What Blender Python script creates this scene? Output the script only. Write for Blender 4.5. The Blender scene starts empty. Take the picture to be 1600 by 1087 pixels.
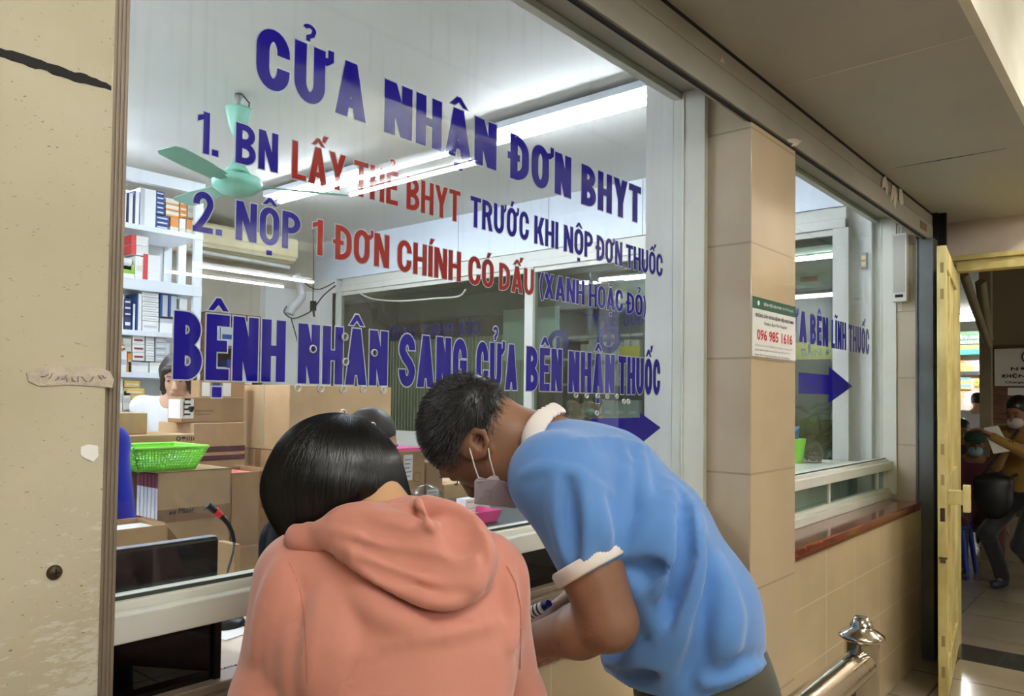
import bpy, bmesh, math, random
import numpy as np
from mathutils import Vector, Matrix
random.seed(7); np.random.seed(7)
SC = bpy.context.scene
COL = SC.collection
EYE = 1.55
# ---------------- camera (27 mm phone lens, eye height 1.55 m, frame shifted up a little) ----------------
CXP, CYP, FP = 800.0, 588.0, 1214.0
def _n(v):
    v = np.array(v, float); return v / np.linalg.norm(v)
_X = _n((1031, 46, FP)); _Y = np.array((-1430, 17, FP), float); _Y = _n(_Y - _X*np.dot(_X, _Y)); _Z = np.cross(_X, _Y)
if _Z[1] > 0: _Z = -_Z
RW = np.array([_X, _Y, _Z])            # world = RW @ camera(x right, y down, z forward)
CAMPOS = np.array([0.0, 0.0, EYE])
cam = bpy.data.cameras.new('camera'); camo = bpy.data.objects.new('camera', cam); COL.objects.link(camo)
r_, u_, b_ = RW @ np.array([1., 0, 0]), RW @ np.array([0, -1., 0]), RW @ np.array([0, 0, -1.])
camo.matrix_world = Matrix(((r_[0], u_[0], b_[0], 0), (r_[1], u_[1], b_[1], 0), (r_[2], u_[2], b_[2], EYE), (0, 0, 0, 1)))
cam.sensor_width = 36; cam.lens = FP/1600*36; cam.shift_y = (CYP-543.5)/1600; cam.clip_start = 0.02
SC.camera = camo
# ---------------- world, exposure ----------------
w = bpy.data.worlds.new('world'); SC.world = w; w.use_nodes = True
w.node_tree.nodes['Background'].inputs[0].default_value = (0.95, 0.93, 0.86, 1)
w.node_tree.nodes['Background'].inputs[1].default_value = 0.22
SC.view_settings.view_transform = 'Standard'; SC.view_settings.look = 'None'
SC.view_settings.gamma = 1; SC.view_settings.exposure = 2.1; SC.view_settings.use_curve_mapping = False
SC.cycles.transparent_max_bounces = 20; SC.cycles.max_bounces = 8
IN_TUBE = 31.0      # strength of the dispensary tubes
OUT_TUBE = 19.5     # strength of the corridor tubes

# ---------------- measuring helpers: a photograph ray meets a plane of the place ----------------
def ray(u, v): return RW @ np.array([(u-CXP)/FP, (v-CYP)/FP, 1.0])
def PY(u, v, Y): r = ray(u, v); return CAMPOS + r*(Y/r[1])
def PX(u, v, X): r = ray(u, v); return CAMPOS + r*(X/r[0])
def PZ(u, v, z): r = ray(u, v); return CAMPOS + r*((z-EYE)/r[2])
AR = np.array([0.6471, -0.7624, 0.0]); AD = np.array([0.7624, 0.6471, 0.0])   # right of / away from the visitor's view
def Q(u, v, b): r = ray(u, v); return CAMPOS + r*(b/np.dot(r, AD))

# ---------------- object helpers ----------------
def link(o): COL.objects.link(o); return o
def tag(o, label=None, cat=None, group=None, kind=None):
    if label: o['label'] = label
    if cat: o['category'] = cat
    if group: o['group'] = group
    if kind: o['kind'] = kind
    return o
def thing(name, label, cat, loc=(0, 0, 0), group=None):
    o = bpy.data.objects.new(name, None); o.empty_display_size = 0.05; link(o); o.location = loc
    return tag(o, label, cat, group)
def wloc(p):
    v = Vector((0, 0, 0))
    while p: v = v + p.location; p = p.parent
    return v
class MB:
    def __init__(s): s.v = []; s.f = []; s.mi = []; s.cur = 0; s.smooth = False; s.sm = []
    def add(s, vs, fs, smooth=None):
        n = len(s.v); s.v += [tuple(map(float, p)) for p in vs]
        for f in fs: s.f.append([n+i for i in f]); s.mi.append(s.cur); s.sm.append(s.smooth if smooth is None else smooth)
        return s
    def box(s, x0, x1, y0, y1, z0, z1):
        x0, x1 = min(x0, x1), max(x0, x1); y0, y1 = min(y0, y1), max(y0, y1); z0, z1 = min(z0, z1), max(z0, z1)
        return s.add([(x0,y0,z0),(x1,y0,z0),(x1,y1,z0),(x0,y1,z0),(x0,y0,z1),(x1,y0,z1),(x1,y1,z1),(x0,y1,z1)],
                     [(0,3,2,1),(4,5,6,7),(0,1,5,4),(1,2,6,5),(2,3,7,6),(3,0,4,7)], False)
    def prism(s, pts, off):       # planar polygon pushed along off
        n = len(pts); pts = [np.array(p, float) for p in pts]; off = np.array(off, float)
        vs = pts + [p+off for p in pts]
        return s.add(vs, [list(range(n)), list(range(2*n-1, n-1, -1))] + [(i, n+i, n+(i+1) % n, (i+1) % n) for i in range(n)], False)
    def tube(s, path, r, n=10, caps=True):
        path = [np.array(p, float) for p in path]; m = len(path); rr = r if hasattr(r, '__len__') else [r]*m
        vs = []; a = None
        for i, p in enumerate(path):
            t = path[min(i+1, m-1)] - path[max(i-1, 0)]; t = t/(np.linalg.norm(t)+1e-9)
            if a is None:
                a = np.cross(t, (0, 0, 1)) if abs(t[2]) < .9 else np.cross(t, (1, 0, 0))
            a = a - t*np.dot(a, t); a = a/(np.linalg.norm(a)+1e-9); b = np.cross(t, a)
            for k in range(n):
                th = 2*math.pi*k/n; vs.append(p + rr[i]*(math.cos(th)*a + math.sin(th)*b))
        fs = [(i*n+k, i*n+(k+1) % n, (i+1)*n+(k+1) % n, (i+1)*n+k) for i in range(m-1) for k in range(n)]
        s.add(vs, fs, True)
        if caps:
            s.add(vs[:n], [list(range(n))[::-1]], False); s.add(vs[-n:], [list(range(n))], False)
        return s
    def lathe(s, prof, c, n=32, axis=(0, 0, 1)):     # prof: (radius, height)
        ax = _n(axis); a = np.cross(ax, (1, 0, 0)) if abs(ax[0]) < .9 else np.cross(ax, (0, 1, 0)); a = _n(a); b = np.cross(ax, a)
        vs = []; c = np.array(c, float)
        for (r, h) in prof:
            for k in range(n):
                th = 2*math.pi*k/n; vs.append(c + ax*h + r*(math.cos(th)*a + math.sin(th)*b))
        m = len(prof)
        return s.add(vs, [(i*n+k, i*n+(k+1) % n, (i+1)*n+(k+1) % n, (i+1)*n+k) for i in range(m-1) for k in range(n)], True)
    def ell(s, c, r, n=16, m=10):
        prof = []
        vs = []
        for i in range(m+1):
            ph = math.pi*i/m
            for k in range(n):
                th = 2*math.pi*k/n
                vs.append((c[0]+r[0]*math.sin(ph)*math.cos(th), c[1]+r[1]*math.sin(ph)*math.sin(th), c[2]-r[2]*math.cos(ph)))
        return s.add(vs, [(i*n+k, i*n+(k+1) % n, (i+1)*n+(k+1) % n, (i+1)*n+k) for i in range(m) for k in range(n)], True)
    def build(s, name, mats, parent=None, bevel=0, kind=None, label=None, fix=True):
        me = bpy.data.meshes.new(name); o = wloc(parent) if parent else Vector((0, 0, 0))
        me.from_pydata([(x-o.x, y-o.y, z-o.z) for x, y, z in s.v], [], s.f)
        if not isinstance(mats, (list, tuple)): mats = [mats]
        for m in mats: me.materials.append(m)
        me.polygons.foreach_set('material_index', s.mi); me.polygons.foreach_set('use_smooth', s.sm)
        if fix:
            bm = bmesh.new(); bm.from_mesh(me); bmesh.ops.recalc_face_normals(bm, faces=bm.faces); bm.to_mesh(me); bm.free()
        me.update()
        ob = bpy.data.objects.new(name, me); link(ob)
        if parent: ob.parent = parent
        if bevel:
            md = ob.modifiers.new('bevel', 'BEVEL'); md.width = bevel; md.segments = 2; md.limit_method = 'ANGLE'; md.angle_limit = math.radians(40)
        if kind: ob['kind'] = kind
        if label: ob['label'] = label
        return ob
def copy_tree(o, parent=None):
    c = o.copy(); COL.objects.link(c); c.parent = parent
    for ch in list(o.children): copy_tree(ch, c)
    return c

# ---------------- materials ----------------
def lin(c):
    def f(x):
        x = x/255.0
        return x/12.92 if x <= .04045 else ((x+.055)/1.055)**2.4
    return (f(c[0]), f(c[1]), f(c[2]), 1)
def mat(name, col, rough=.5, metal=0, var=0, vscale=6, bump=0, bscale=60, col2=None, coat=0, sheen=0, spec=.5, stretch=None, aniso=None):
    m = bpy.data.materials.new(name); m.use_nodes = True; nt = m.node_tree; N = nt.nodes; L = nt.links
    p = N['Principled BSDF']; p.inputs['Roughness'].default_value = rough; p.inputs['Metallic'].default_value = metal
    p.inputs['Specular IOR Level'].default_value = spec
    c = lin(col); p.inputs['Base Color'].default_value = c
    if coat: p.inputs['Coat Weight'].default_value = coat; p.inputs['Coat Roughness'].default_value = .08
    if sheen: p.inputs['Sheen Weight'].default_value = sheen; p.inputs['Sheen Roughness'].default_value = .5
    if var or col2 or bump:
        g = N.new('ShaderNodeNewGeometry'); mp = N.new('ShaderNodeMapping'); L.new(g.outputs['Position'], mp.inputs[0])
        if stretch: mp.inputs['Scale'].default_value = stretch
    if var or col2:
        t = N.new('ShaderNodeTexNoise'); t.inputs['Scale'].default_value = vscale; t.inputs['Detail'].default_value = 5; L.new(mp.outputs[0], t.inputs['Vector'])
        r = N.new('ShaderNodeValToRGB'); L.new(t.outputs[0], r.inputs[0])
        c2 = lin(col2) if col2 else tuple(x*(1-var) for x in c[:3])+(1,)
        r.color_ramp.elements[0].position = .38; r.color_ramp.elements[1].position = .62
        r.color_ramp.elements[0].color = c2; r.color_ramp.elements[1].color = c
        L.new(r.outputs[0], p.inputs['Base Color'])
    if bump:
        t2 = N.new('ShaderNodeTexNoise'); t2.inputs['Scale'].default_value = bscale; t2.inputs['Detail'].default_value = 3; L.new(mp.outputs[0], t2.inputs['Vector'])
        bp = N.new('ShaderNodeBump'); bp.inputs['Strength'].default_value = bump; bp.inputs['Distance'].default_value = .01
        L.new(t2.outputs[0], bp.inputs['Height']); L.new(bp.outputs[0], p.inputs['Normal'])
    return m
def emit(name, col, s):
    m = bpy.data.materials.new(name); m.use_nodes = True; p = m.node_tree.nodes['Principled BSDF']
    p.inputs['Base Color'].default_value = lin(col); p.inputs['Emission Color'].default_value = lin(col); p.inputs['Emission Strength'].default_value = s
    return m
def glass(name, tint=(235, 242, 238), refl=.045, dirt=.0, gain=.9):
    m = bpy.data.materials.new(name); m.use_nodes = True; nt = m.node_tree; N = nt.nodes; L = nt.links; N.remove(N['Principled BSDF'])
    out = N['Material Output']; tr = N.new('ShaderNodeBsdfTransparent'); tr.inputs[0].default_value = lin(tint)
    gl = N.new('ShaderNodeBsdfGlossy'); gl.inputs['Roughness'].default_value = .0
    lw = N.new('ShaderNodeLayerWeight'); lw.inputs[0].default_value = .5
    pw = N.new('ShaderNodeMath'); pw.operation = 'POWER'; pw.inputs[1].default_value = 5; L.new(lw.outputs['Facing'], pw.inputs[0])
    ma = N.new('ShaderNodeMath'); ma.operation = 'MULTIPLY_ADD'; ma.inputs[1].default_value = gain; ma.inputs[2].default_value = refl; L.new(pw.outputs[0], ma.inputs[0])
    mx = N.new('ShaderNodeMixShader'); L.new(ma.outputs[0], mx.inputs[0]); L.new(tr.outputs[0], mx.inputs[1]); L.new(gl.outputs[0], mx.inputs[2])
    last = mx
    if dirt:
        g = N.new('ShaderNodeNewGeometry'); mp = N.new('ShaderNodeMapping'); mp.inputs['Scale'].default_value = (22, 1, 1.2); L.new(g.outputs['Position'], mp.inputs[0])
        t = N.new('ShaderNodeTexNoise'); t.inputs['Scale'].default_value = 3; t.inputs['Detail'].default_value = 6; L.new(mp.outputs[0], t.inputs['Vector'])
        r = N.new('ShaderNodeValToRGB'); r.color_ramp.elements[0].position = .56; r.color_ramp.elements[1].position = .8
        r.color_ramp.elements[1].color = (dirt, dirt, dirt, 1); r.color_ramp.elements[0].color = (0, 0, 0, 1); L.new(t.outputs[0], r.inputs[0])
        df = N.new('ShaderNodeBsdfDiffuse'); df.inputs[0].default_value = lin((225, 225, 220))
        m2 = N.new('ShaderNodeMixShader'); L.new(r.outputs[0], m2.inputs[0]); L.new(mx.outputs[0], m2.inputs[1]); L.new(df.outputs[0], m2.inputs[2]); last = m2
    L.new(last.outputs[0], out.inputs[0]); return m
def tiles(name, col, mortar, wdt, hgt, offx=0, offz=0, horiz='x', rough=.25, var=.12, msize=.006, coat=.3):
    m = mat(name, col, rough=rough, var=var, vscale=2.2, coat=coat); nt = m.node_tree; N = nt.nodes; L = nt.links; p = N['Principled BSDF']
    src = p.inputs['Base Color'].links[0].from_socket
    g = N.new('ShaderNodeNewGeometry'); sp = N.new('ShaderNodeSeparateXYZ'); cb = N.new('ShaderNodeCombineXYZ'); L.new(g.outputs['Position'], sp.inputs[0])
    a = N.new('ShaderNodeMath'); a.operation = 'ADD'; a.inputs[1].default_value = offx
    b = N.new('ShaderNodeMath'); b.operation = 'ADD'; b.inputs[1].default_value = offz
    if horiz == 'x': L.new(sp.outputs[0], a.inputs[0]); L.new(sp.outputs[2], b.inputs[0])
    elif horiz == 'y': L.new(sp.outputs[1], a.inputs[0]); L.new(sp.outputs[2], b.inputs[0])
    else: L.new(sp.outputs[0], a.inputs[0]); L.new(sp.outputs[1], b.inputs[0])
    L.new(a.outputs[0], cb.inputs[0]); L.new(b.outputs[0], cb.inputs[1])
    br = N.new('ShaderNodeTexBrick'); br.offset = 0; br.inputs['Scale'].default_value = 1; br.inputs['Mortar Size'].default_value = msize; br.inputs['Mortar Smooth'].default_value = .2
    br.inputs['Brick Width'].default_value = wdt; br.inputs['Row Height'].default_value = hgt
    L.new(cb.outputs[0], br.inputs['Vector']); mx = N.new('ShaderNodeMixRGB'); L.new(br.outputs['Fac'], mx.inputs[0]); L.new(src, mx.inputs[1]); mx.inputs[2].default_value = lin(mortar)
    L.new(mx.outputs[0], p.inputs['Base Color']); return m
M = {}
M['alu'] = mat('white_aluminium', (222, 222, 210), .35, 0, var=.08, vscale=3)
M['alu_dirty'] = mat('olive_painted_metal', (158, 153, 138), .45, 0, var=.12, vscale=3)
M['guide'] = mat('shutter_guide_metal', (140, 126, 108), .45, .2, var=.08)
M['grey_metal'] = mat('grey_steel', (110, 114, 112), .35, .6, var=.2, vscale=4)
M['dark'] = mat('dark_gap', (22, 20, 18), .8)
M['ceil_out'] = mat('corridor_ceiling_board', (168, 160, 140), .8, var=.10, vscale=1.3)
M['ceil_in'] = mat('dispensary_ceiling', (215, 214, 208), .7, var=.05, vscale=1)
M['white_wall'] = mat('white_wall_paint', (222, 222, 218), .6, var=.07, vscale=2)
M['white_panel'] = mat('white_panel', (214, 220, 228), .4)
M['white_metal'] = mat('white_shelf_enamel', (225, 230, 236), .35)
M['black'] = mat('black_plastic', (16, 16, 18), .4, spec=.3)
M['chrome'] = mat('polished_steel', (200, 190, 175), .12, 1, bump=.05, bscale=40)
M['chair'] = mat('dark_mesh_fabric', (28, 32, 38), .8)
M['paper'] = mat('white_paper', (235, 233, 228), .7)
M['carton'] = mat('kraft_cardboard', (196, 160, 116), .75, var=.10, vscale=9, bump=.03, bscale=30)
M['carton2'] = mat('brown_cardboard', (172, 136, 96), .75, var=.12, vscale=9, bump=.03, bscale=30)
M['tape'] = mat('brown_packing_tape', (150, 112, 70), .25, coat=.4)
M['ctape'] = mat('clear_packing_tape', (186, 164, 130), .15, coat=.5)
M['ink'] = mat('black_print', (25, 22, 20), .6)
M['blue_vinyl'] = mat('blue_vinyl', (24, 4, 168), .6, spec=.1)
M['red_vinyl'] = mat('red_vinyl', (186, 26, 24), .6, spec=.2)
M['white_vinyl'] = mat('white_vinyl', (214, 216, 226), .5)
M['green_plastic'] = mat('lime_green_plastic', (158, 242, 84), .35)
M['pink_plastic'] = mat('pink_plastic', (238, 70, 150), .35)
M['glass'] = glass('window_glass', (244, 247, 246), .04, dirt=.06, gain=.45)
M['glass_in'] = glass('partition_glass', (214, 224, 216), .06)
M['clear'] = glass('clear_plastic', (225, 230, 228), .12)
M['marble'] = None
def marble():
    m = mat('red_brown_granite', (146, 68, 46), .12, col2=(104, 44, 32), vscale=30, coat=.6); return m
M['marble'] = marble()
# ---------------- lettering: heavy condensed capitals drawn as strokes ----------------
def arc(cx, cy, rx, ry, a0, a1, n=10):
    return [(cx+rx*math.cos(math.radians(a0+(a1-a0)*i/n)), cy+ry*math.sin(math.radians(a0+(a1-a0)*i/n))) for i in range(n+1)]
def ribbon(pts, s, closed=False, s2=None):
    P = [np.array(p, float) for p in pts]; P = [p for i, p in enumerate(P) if i == 0 or np.linalg.norm(p-P[i-1]) > 1e-5]
    if closed and np.linalg.norm(P[0]-P[-1]) < 1e-5: P = P[:-1]
    n = len(P); L, R = [], []
    for i in range(n):
        a = P[(i-1) % n] if (i > 0 or closed) else None; b = P[(i+1) % n] if (i < n-1 or closed) else None
        d1 = _n(P[i]-a) if a is not None else None; d2 = _n(b-P[i]) if b is not None else None
        if d1 is None: d1 = d2
        if d2 is None: d2 = d1
        n1 = np.array((-d1[1], d1[0])); n2 = np.array((-d2[1], d2[0])); m = _n(n1+n2); k = 1/max(.4, float(np.dot(m, n1)))
        L.append(P[i]+m*k*s/2); R.append(P[i]-m*k*s/2)
    q = []
    for i in range(n if closed else n-1):
        j = (i+1) % n; q.append([L[i], R[i], R[j], L[j]])
    return q
def glyph(c, s):
    h = s/2; w = .5; t = s*.88
    def V(x0, y0=0, y1=1): return [[(x0, y0), (x0+s, y0), (x0+s, y1), (x0, y1)]]
    def Hz(x0, x1, y): return [[(x0, y-t/2), (x1, y-t/2), (x1, y+t/2), (x0, y+t/2)]]
    def D(x0, y0, x1, y1, ww=None):      # slanted bar with flat ends, horizontal width ww
        ww = ww or s*1.08
        return [[(x0, y0), (x0+ww, y0), (x1+ww, y1), (x1, y1)]]
    def bowl(y0, y1, x1):
        r = min((y1-y0)/2, x1*.75) - h
        pts = [(h, y1-h)] + arc(x1-h-r, y1-h-r, r, r, 90, 0, 8) + arc(x1-h-r, y0+h+r, r, r, 0, -90, 8) + [(h, y0+h)]
        return ribbon(pts, s)
    rx = w/2-h; ry = .26
    if c in 'IÍ': return s, V(0)
    if c == 'T': return w*.96, Hz(0, w*.96, 1-t/2)+V(w*.48-h)
    if c in 'HĤ': return w, V(0)+V(w-s)+Hz(0, w, .5)
    if c == 'L': return w*.82, V(0)+Hz(0, w*.82, t/2)
    if c == 'E': return w*.86, V(0)+Hz(0, w*.86, t/2)+Hz(0, w*.86, 1-t/2)+Hz(0, w*.78, .52)
    if c == 'N': return w, V(0)+V(w-s)+D(w-s*1.1, 0, 0, 1, s*1.1)
    if c == 'M': return w*1.25, V(0)+V(w*1.25-s)+D(w*.625-h, 0, 0, 1, s)+D(w*.625-h, 0, w*1.25-s, 1, s)
    if c == 'K': return w*1.04, V(0)+D(s*.8, .38, w*1.04-s*1.15, 1, s*1.15)+D(w*1.04-s*1.15, 0, s*1.0, .62, s*1.15)
    if c == 'X': return w*1.05, D(0, 0, w*1.05-s*1.1, 1, s*1.1)+D(w*1.05-s*1.1, 0, 0, 1, s*1.1)
    if c == 'Y': return w*1.04, V(w*.52-h, 0, .5)+D(w*.52-h, .42, 0, 1, s*1.05)+D(w*.52-h, .42, w*1.04-s*1.05, 1, s*1.05)
    if c == 'V': return w*1.04, D(w*.52-h, 0, 0, 1)+D(w*.52-h, 0, w*1.04-s*1.08, 1)
    if c == 'A':
        W = w*1.1; return W, D(0, 0, W/2-s*.56, 1, s*1.1)+D(W-s*1.1, 0, W/2-s*.56, 1, s*1.1)+Hz(W*.22, W*.78, .26)
    if c == 'O': 
        return w, ribbon(arc(w/2, 1-h-ry, rx, ry, 0, 180, 12)+arc(w/2, h+ry, rx, ry, 180, 360, 12), s, True)
    if c == '0': return glyph('O', s)
    if c == 'C': return w, ribbon([(w-h, 1-h-ry-.04)]+arc(w/2, 1-h-ry, rx, ry, 0, 180, 12)+arc(w/2, h+ry, rx, ry, 180, 360, 12)+[(w-h, h+ry+.04)], s)
    if c == 'G': return w, ribbon([(w-h, 1-h-ry-.03)]+arc(w/2, 1-h-ry, rx, ry, 0, 180, 12)+arc(w/2, h+ry, rx, ry, 180, 360, 12)+[(w-h, .5)], s)+Hz(w*.5, w, .48)+V(w-s, 0, .3)
    if c == 'U': return w, ribbon([(h, 1)]+arc(w/2, h+ry, rx, ry, 180, 360, 12)+[(w-h, 1)], s)
    if c == 'D': return w, V(0)+bowl(0, 1, w)
    if c == 'P': return w*.96, V(0)+bowl(.42, 1, w*.96)
    if c == 'R': return w, V(0)+bowl(.44, 1, w*.96)+D(w-s*1.05, 0, w*.42, .5, s*1.05)
    if c == 'B': return w, V(0)+bowl(.47, 1, w*.94)+bowl(0, .55, w)
    if c == 'S':
        a = .25-h/2
        return w, ribbon([(w-h, .70)]+arc(w/2, 1-h-a, rx, a, 0, 180, 10)+[(h+.01, .66), (w*.36, .56), (w*.64, .44), (w-h-.01, .34)]+arc(w/2, h+a, rx, a, 0, -180, 10)+[(h, .32)], s)
    if c == '1': return w*.6, V(w*.6-s)+[[(0, .74), (w*.6-s*.5, .86), (w*.6-s*.5, 1), (w*.25, .93), (0, .88)]]
    if c == '2': return w, ribbon([(h, .68)]+arc(w/2, 1-h-.2, rx, .2, 180, 0, 10)+[(w-h, .66), (w*.62, .40), (h+.02, t*.6)], s)+Hz(0, w, t/2)
    if c == '5': return w, Hz(0.03, w*.95, 1-t/2)+V(0.03, .5, 1)+ribbon([(h, .52), (w*.3, .60)]+arc(w/2, .5-.12, rx, .22, 80, 0, 6)+arc(w/2, h+.2, rx, .2, 0, -180, 10)+[(h, .3)], s)
    if c == '6': return w, ribbon(arc(w/2, h+.22, rx, .22, 0, 360, 16), s)+ribbon([(h, .3)]+arc(w/2, 1-h-.22, rx, .22, 180, 10, 12), s)
    if c == '9': return w, ribbon(arc(w/2, 1-h-.22, rx, .22, 0, 360, 16), s)+ribbon([(w-h, .7)]+arc(w/2, h+.22, rx, .22, 0, -170, 12), s)
    if c == '8': return w, ribbon(arc(w/2, 1-h-.19, rx*.92, .19, 0, 360, 16), s)+ribbon(arc(w/2, h+.22, rx, .22, 0, 360, 16), s)
    if c == '.': return s*1.05, [[(0, 0), (s*1.05, 0), (s*1.05, s*.95), (0, s*.95)]]
    if c == '-': return w*.5, Hz(0, w*.5, .42)
    if c == '/': return w*.6, D(0, 0, w*.6-s, 1)
    if c == '(': return w*.36, ribbon(arc(w*.62, .45, w*.5, .66, 125, 235, 10), s*.62)
    if c == ')': return w*.36, ribbon(arc(-w*.26, .45, w*.5, .66, 55, -55, 10), s*.62)
    return w*.5, []
ACC = {'Ơ': 'Oh', 'Ư': 'Uh', 'Ử': 'Uh?', 'Ấ': "A^'", 'Â': 'A^', 'Ậ': 'A^.', 'Ẻ': 'E?', 'Ê': 'E^', 'Ệ': 'E^.', 'Ề': 'E^`', 'Ế': "E^'", 'Ộ': 'O^.', 'Ố': "O^'", 'Ớ': "Oh'", 'Ỏ': 'O?',
       'Ờ': 'Oh`', 'Ạ': 'A.', 'Ặ': 'Au.', 'Á': "A'", 'Ó': "O'", 'Í': "I'", 'Ĩ': 'I~', 'Ồ': 'O^`', 'Đ': 'D_', 'À': 'A`', 'Ị': 'I.', 'Ỗ': 'O^~', 'Ú': "U'", 'Ù': 'U`'}
def letter(ch, s):
    a = ACC.get(ch)
    if not a: return glyph(ch, s)
    w, q = glyph(a[0], s); q = list(q); m = w/2; top = 1.06; k = a[1:]
    if a[0] == 'D' and '_' in k:
        q = [[(x+.05, y) for x, y in p] for p in q]; w += .05; q += [[(-.02, .5-s*.4), (w*.55, .5-s*.4), (w*.55, .5+s*.4), (-.02, .5+s*.4)]]
    if 'h' in k:
        q += [[(w-s*.9, .86), (w+s*.25, .90), (w+s*.25, 1.05), (w+s*.75, 1.05), (w+s*.75, .86), (w+s*.2, .76), (w-s*.3, .76)]]
        m = w/2-.02; w += s*.55
    if '^' in k:
        y = top
        q += [[(m-.19, y), (m-.09, y), (m+.01, y+.1), (m+.01, y+.19), (m-.04, y+.19)], [(m+.19, y), (m+.09, y), (m-.01, y+.1), (m-.01, y+.19), (m+.04, y+.19)]]
    if 'u' in k: q += ribbon(arc(m, top+.14, .12, .1, 200, 340, 8), .07)
    dx = m+(.16 if '^' in k else .0); dy = top+(.12 if '^' in k else 0)
    if "'" in k: q += [[(dx-.05, dy), (dx+.04, dy), (dx+.14, dy+.18), (dx+.0, dy+.18)]]
    if '`' in k: q += [[(dx-.02, dy), (dx+.06, dy), (dx-.0, dy+.18), (dx-.14, dy+.18)]]
    if '?' in k: q += ribbon([(m-.02, top), (m-.02, top+.07), (m+.05, top+.12)]+arc(m, top+.2, .075, .06, -10, 170, 8), .065)
    if '~' in k: q += ribbon([(m-.16, top+.03), (m-.08, top+.11), (m+.07, top+.04), (m+.16, top+.12)], .07)
    if '.' in k: q += [[(m-s*.45, -.26), (m+s*.45, -.26), (m+s*.45, -.26+s*.8), (m-s*.45, -.26+s*.8)]]
    return w, q
def word_quads(txt, s, gap=.075):
    x = 0; out = []
    for ch in txt:
        if ch == ' ': x += .28; continue
        w, q = letter(ch, s)
        out += [[(px+x, py) for px, py in p] for p in q]; x += w+gap
    return x-gap, out
def word(mb, txt, o, right, up, x0, x1, h, s=.15, depth=None, grow=0, gap=.075):
    """letters of cap height h laid from x0 to x1 along right, starting at o"""
    W, q = word_quads(txt, s, gap); k = (x1-x0)/W; o = np.array(o, float); right = np.array(right, float); up = np.array(up, float)
    for qi, p in enumerate(q):
        P = np.array(p)*np.array([k, h]); dz = np.array(depth, float)*(qi % 7)*.04
        if grow:
            c = P.mean(0); n = len(P); out = []
            area = sum(P[i][0]*P[(i+1) % n][1]-P[(i+1) % n][0]*P[i][1] for i in range(n)); sg = 1 if area > 0 else -1
            for i in range(n):
                d1 = P[i]-P[i-1]; d2 = P[(i+1) % n]-P[i]
                if np.linalg.norm(d1) < 1e-7 or np.linalg.norm(d2) < 1e-7: out.append(P[i]); continue
                d1, d2 = _n(d1), _n(d2); n1 = np.array((d1[1], -d1[0]))*sg; n2 = np.array((d2[1], -d2[0]))*sg; m = n1+n2
                m = _n(m) if np.linalg.norm(m) > 1e-6 else n1
                out.append(P[i]+m*grow/max(.5, float(np.dot(m, n1))))
            P = np.array(out)
        mb.prism([o+dz+right*(x0+a)+up*b for a, b in P], depth)
    return mb
def font_mesh(txt, size, bold=0.0):
    """small print in the built-in face; returns vertices (x, y) and faces"""
    cu = bpy.data.curves.new('print', 'FONT'); cu.body = txt; cu.size = size; cu.offset = bold; cu.resolution_u = 2
    ob = bpy.data.objects.new('print', cu); COL.objects.link(ob); dg = bpy.context.evaluated_depsgraph_get(); dg.update()
    me = ob.evaluated_get(dg).to_mesh(); vs = [(v.co.x, v.co.y) for v in me.vertices]; fs = [list(p.vertices) for p in me.polygons]
    ob.evaluated_get(dg).to_mesh_clear(); bpy.data.objects.remove(ob); bpy.data.curves.remove(cu)
    return vs, fs
def small(mb, txt, o, right, up, width, height=None, bold=0.0, size=1.0):
    vs, fs = font_mesh(txt, size, bold)
    if not vs: return mb
    a = np.array(vs); mn = a.min(0); mxx = a.max(0); k = width/(mxx[0]-mn[0]); kz = (height/(mxx[1]-mn[1])) if height else k
    o = np.array(o, float); right = np.array(right, float); up = np.array(up, float)
    mb.add([o+right*((x-mn[0])*k)+up*((y-mn[1])*kz) for x, y in vs], fs, False); return mb
# ---------------- soft bodies: smooth blends of tapered limbs, meshed as one surface ----------------
def cap(a, b, ra, rb, k=.02, sub=False, w=None, kw=1.0): return dict(t='c', a=np.array(a, float), b=np.array(b, float), ra=ra, rb=rb, k=k, sub=sub, w=None if w is None else _n(w), kw=kw)
def elp(c, r, R=None, k=.02, sub=False): return dict(t='e', c=np.array(c, float), r=np.array(r, float), R=None if R is None else np.array(R, float), k=k, sub=sub)
def pd(P, p):
    if p['t'] == 'c':
        ab = p['b']-p['a']; q = P-p['a']; t = np.clip((q@ab)/(ab@ab+1e-12), 0, 1); d = q-t[..., None]*ab; r = p['ra']+(p['rb']-p['ra'])*t
        if p['w'] is not None:
            c = d@p['w']; d = d-c[..., None]*p['w']*(1-1/p['kw'])
        return np.sqrt((d*d).sum(-1))-r
    q = P-p['c']
    if p['R'] is not None: q = q@p['R'].T
    k0 = np.sqrt(((q/p['r'])**2).sum(-1)); k1 = np.sqrt(((q/p['r']**2)**2).sum(-1))
    return k0*(k0-1)/(k1+1e-9)
def comb(d, e, p):
    k = p['k']
    if p['sub']:
        h = np.clip(.5-.5*(d+e)/k, 0, 1); return d*(1-h)-e*h+k*h*(1-h)
    h = np.clip(.5+.5*(e-d)/k, 0, 1); return e*(1-h)+d*h-k*h*(1-h)
def sdf(P, prims):
    d = np.full(P.shape[:-1], 1.0)
    for p in prims: d = comb(d, pd(P, p), p)
    return d
def bbox(p):
    if p['t'] == 'c':
        m = max(p['ra'], p['rb'])*max(1, p['kw']); return np.minimum(p['a'], p['b'])-m, np.maximum(p['a'], p['b'])+m
    m = max(p['r']); return p['c']-m, p['c']+m
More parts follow.
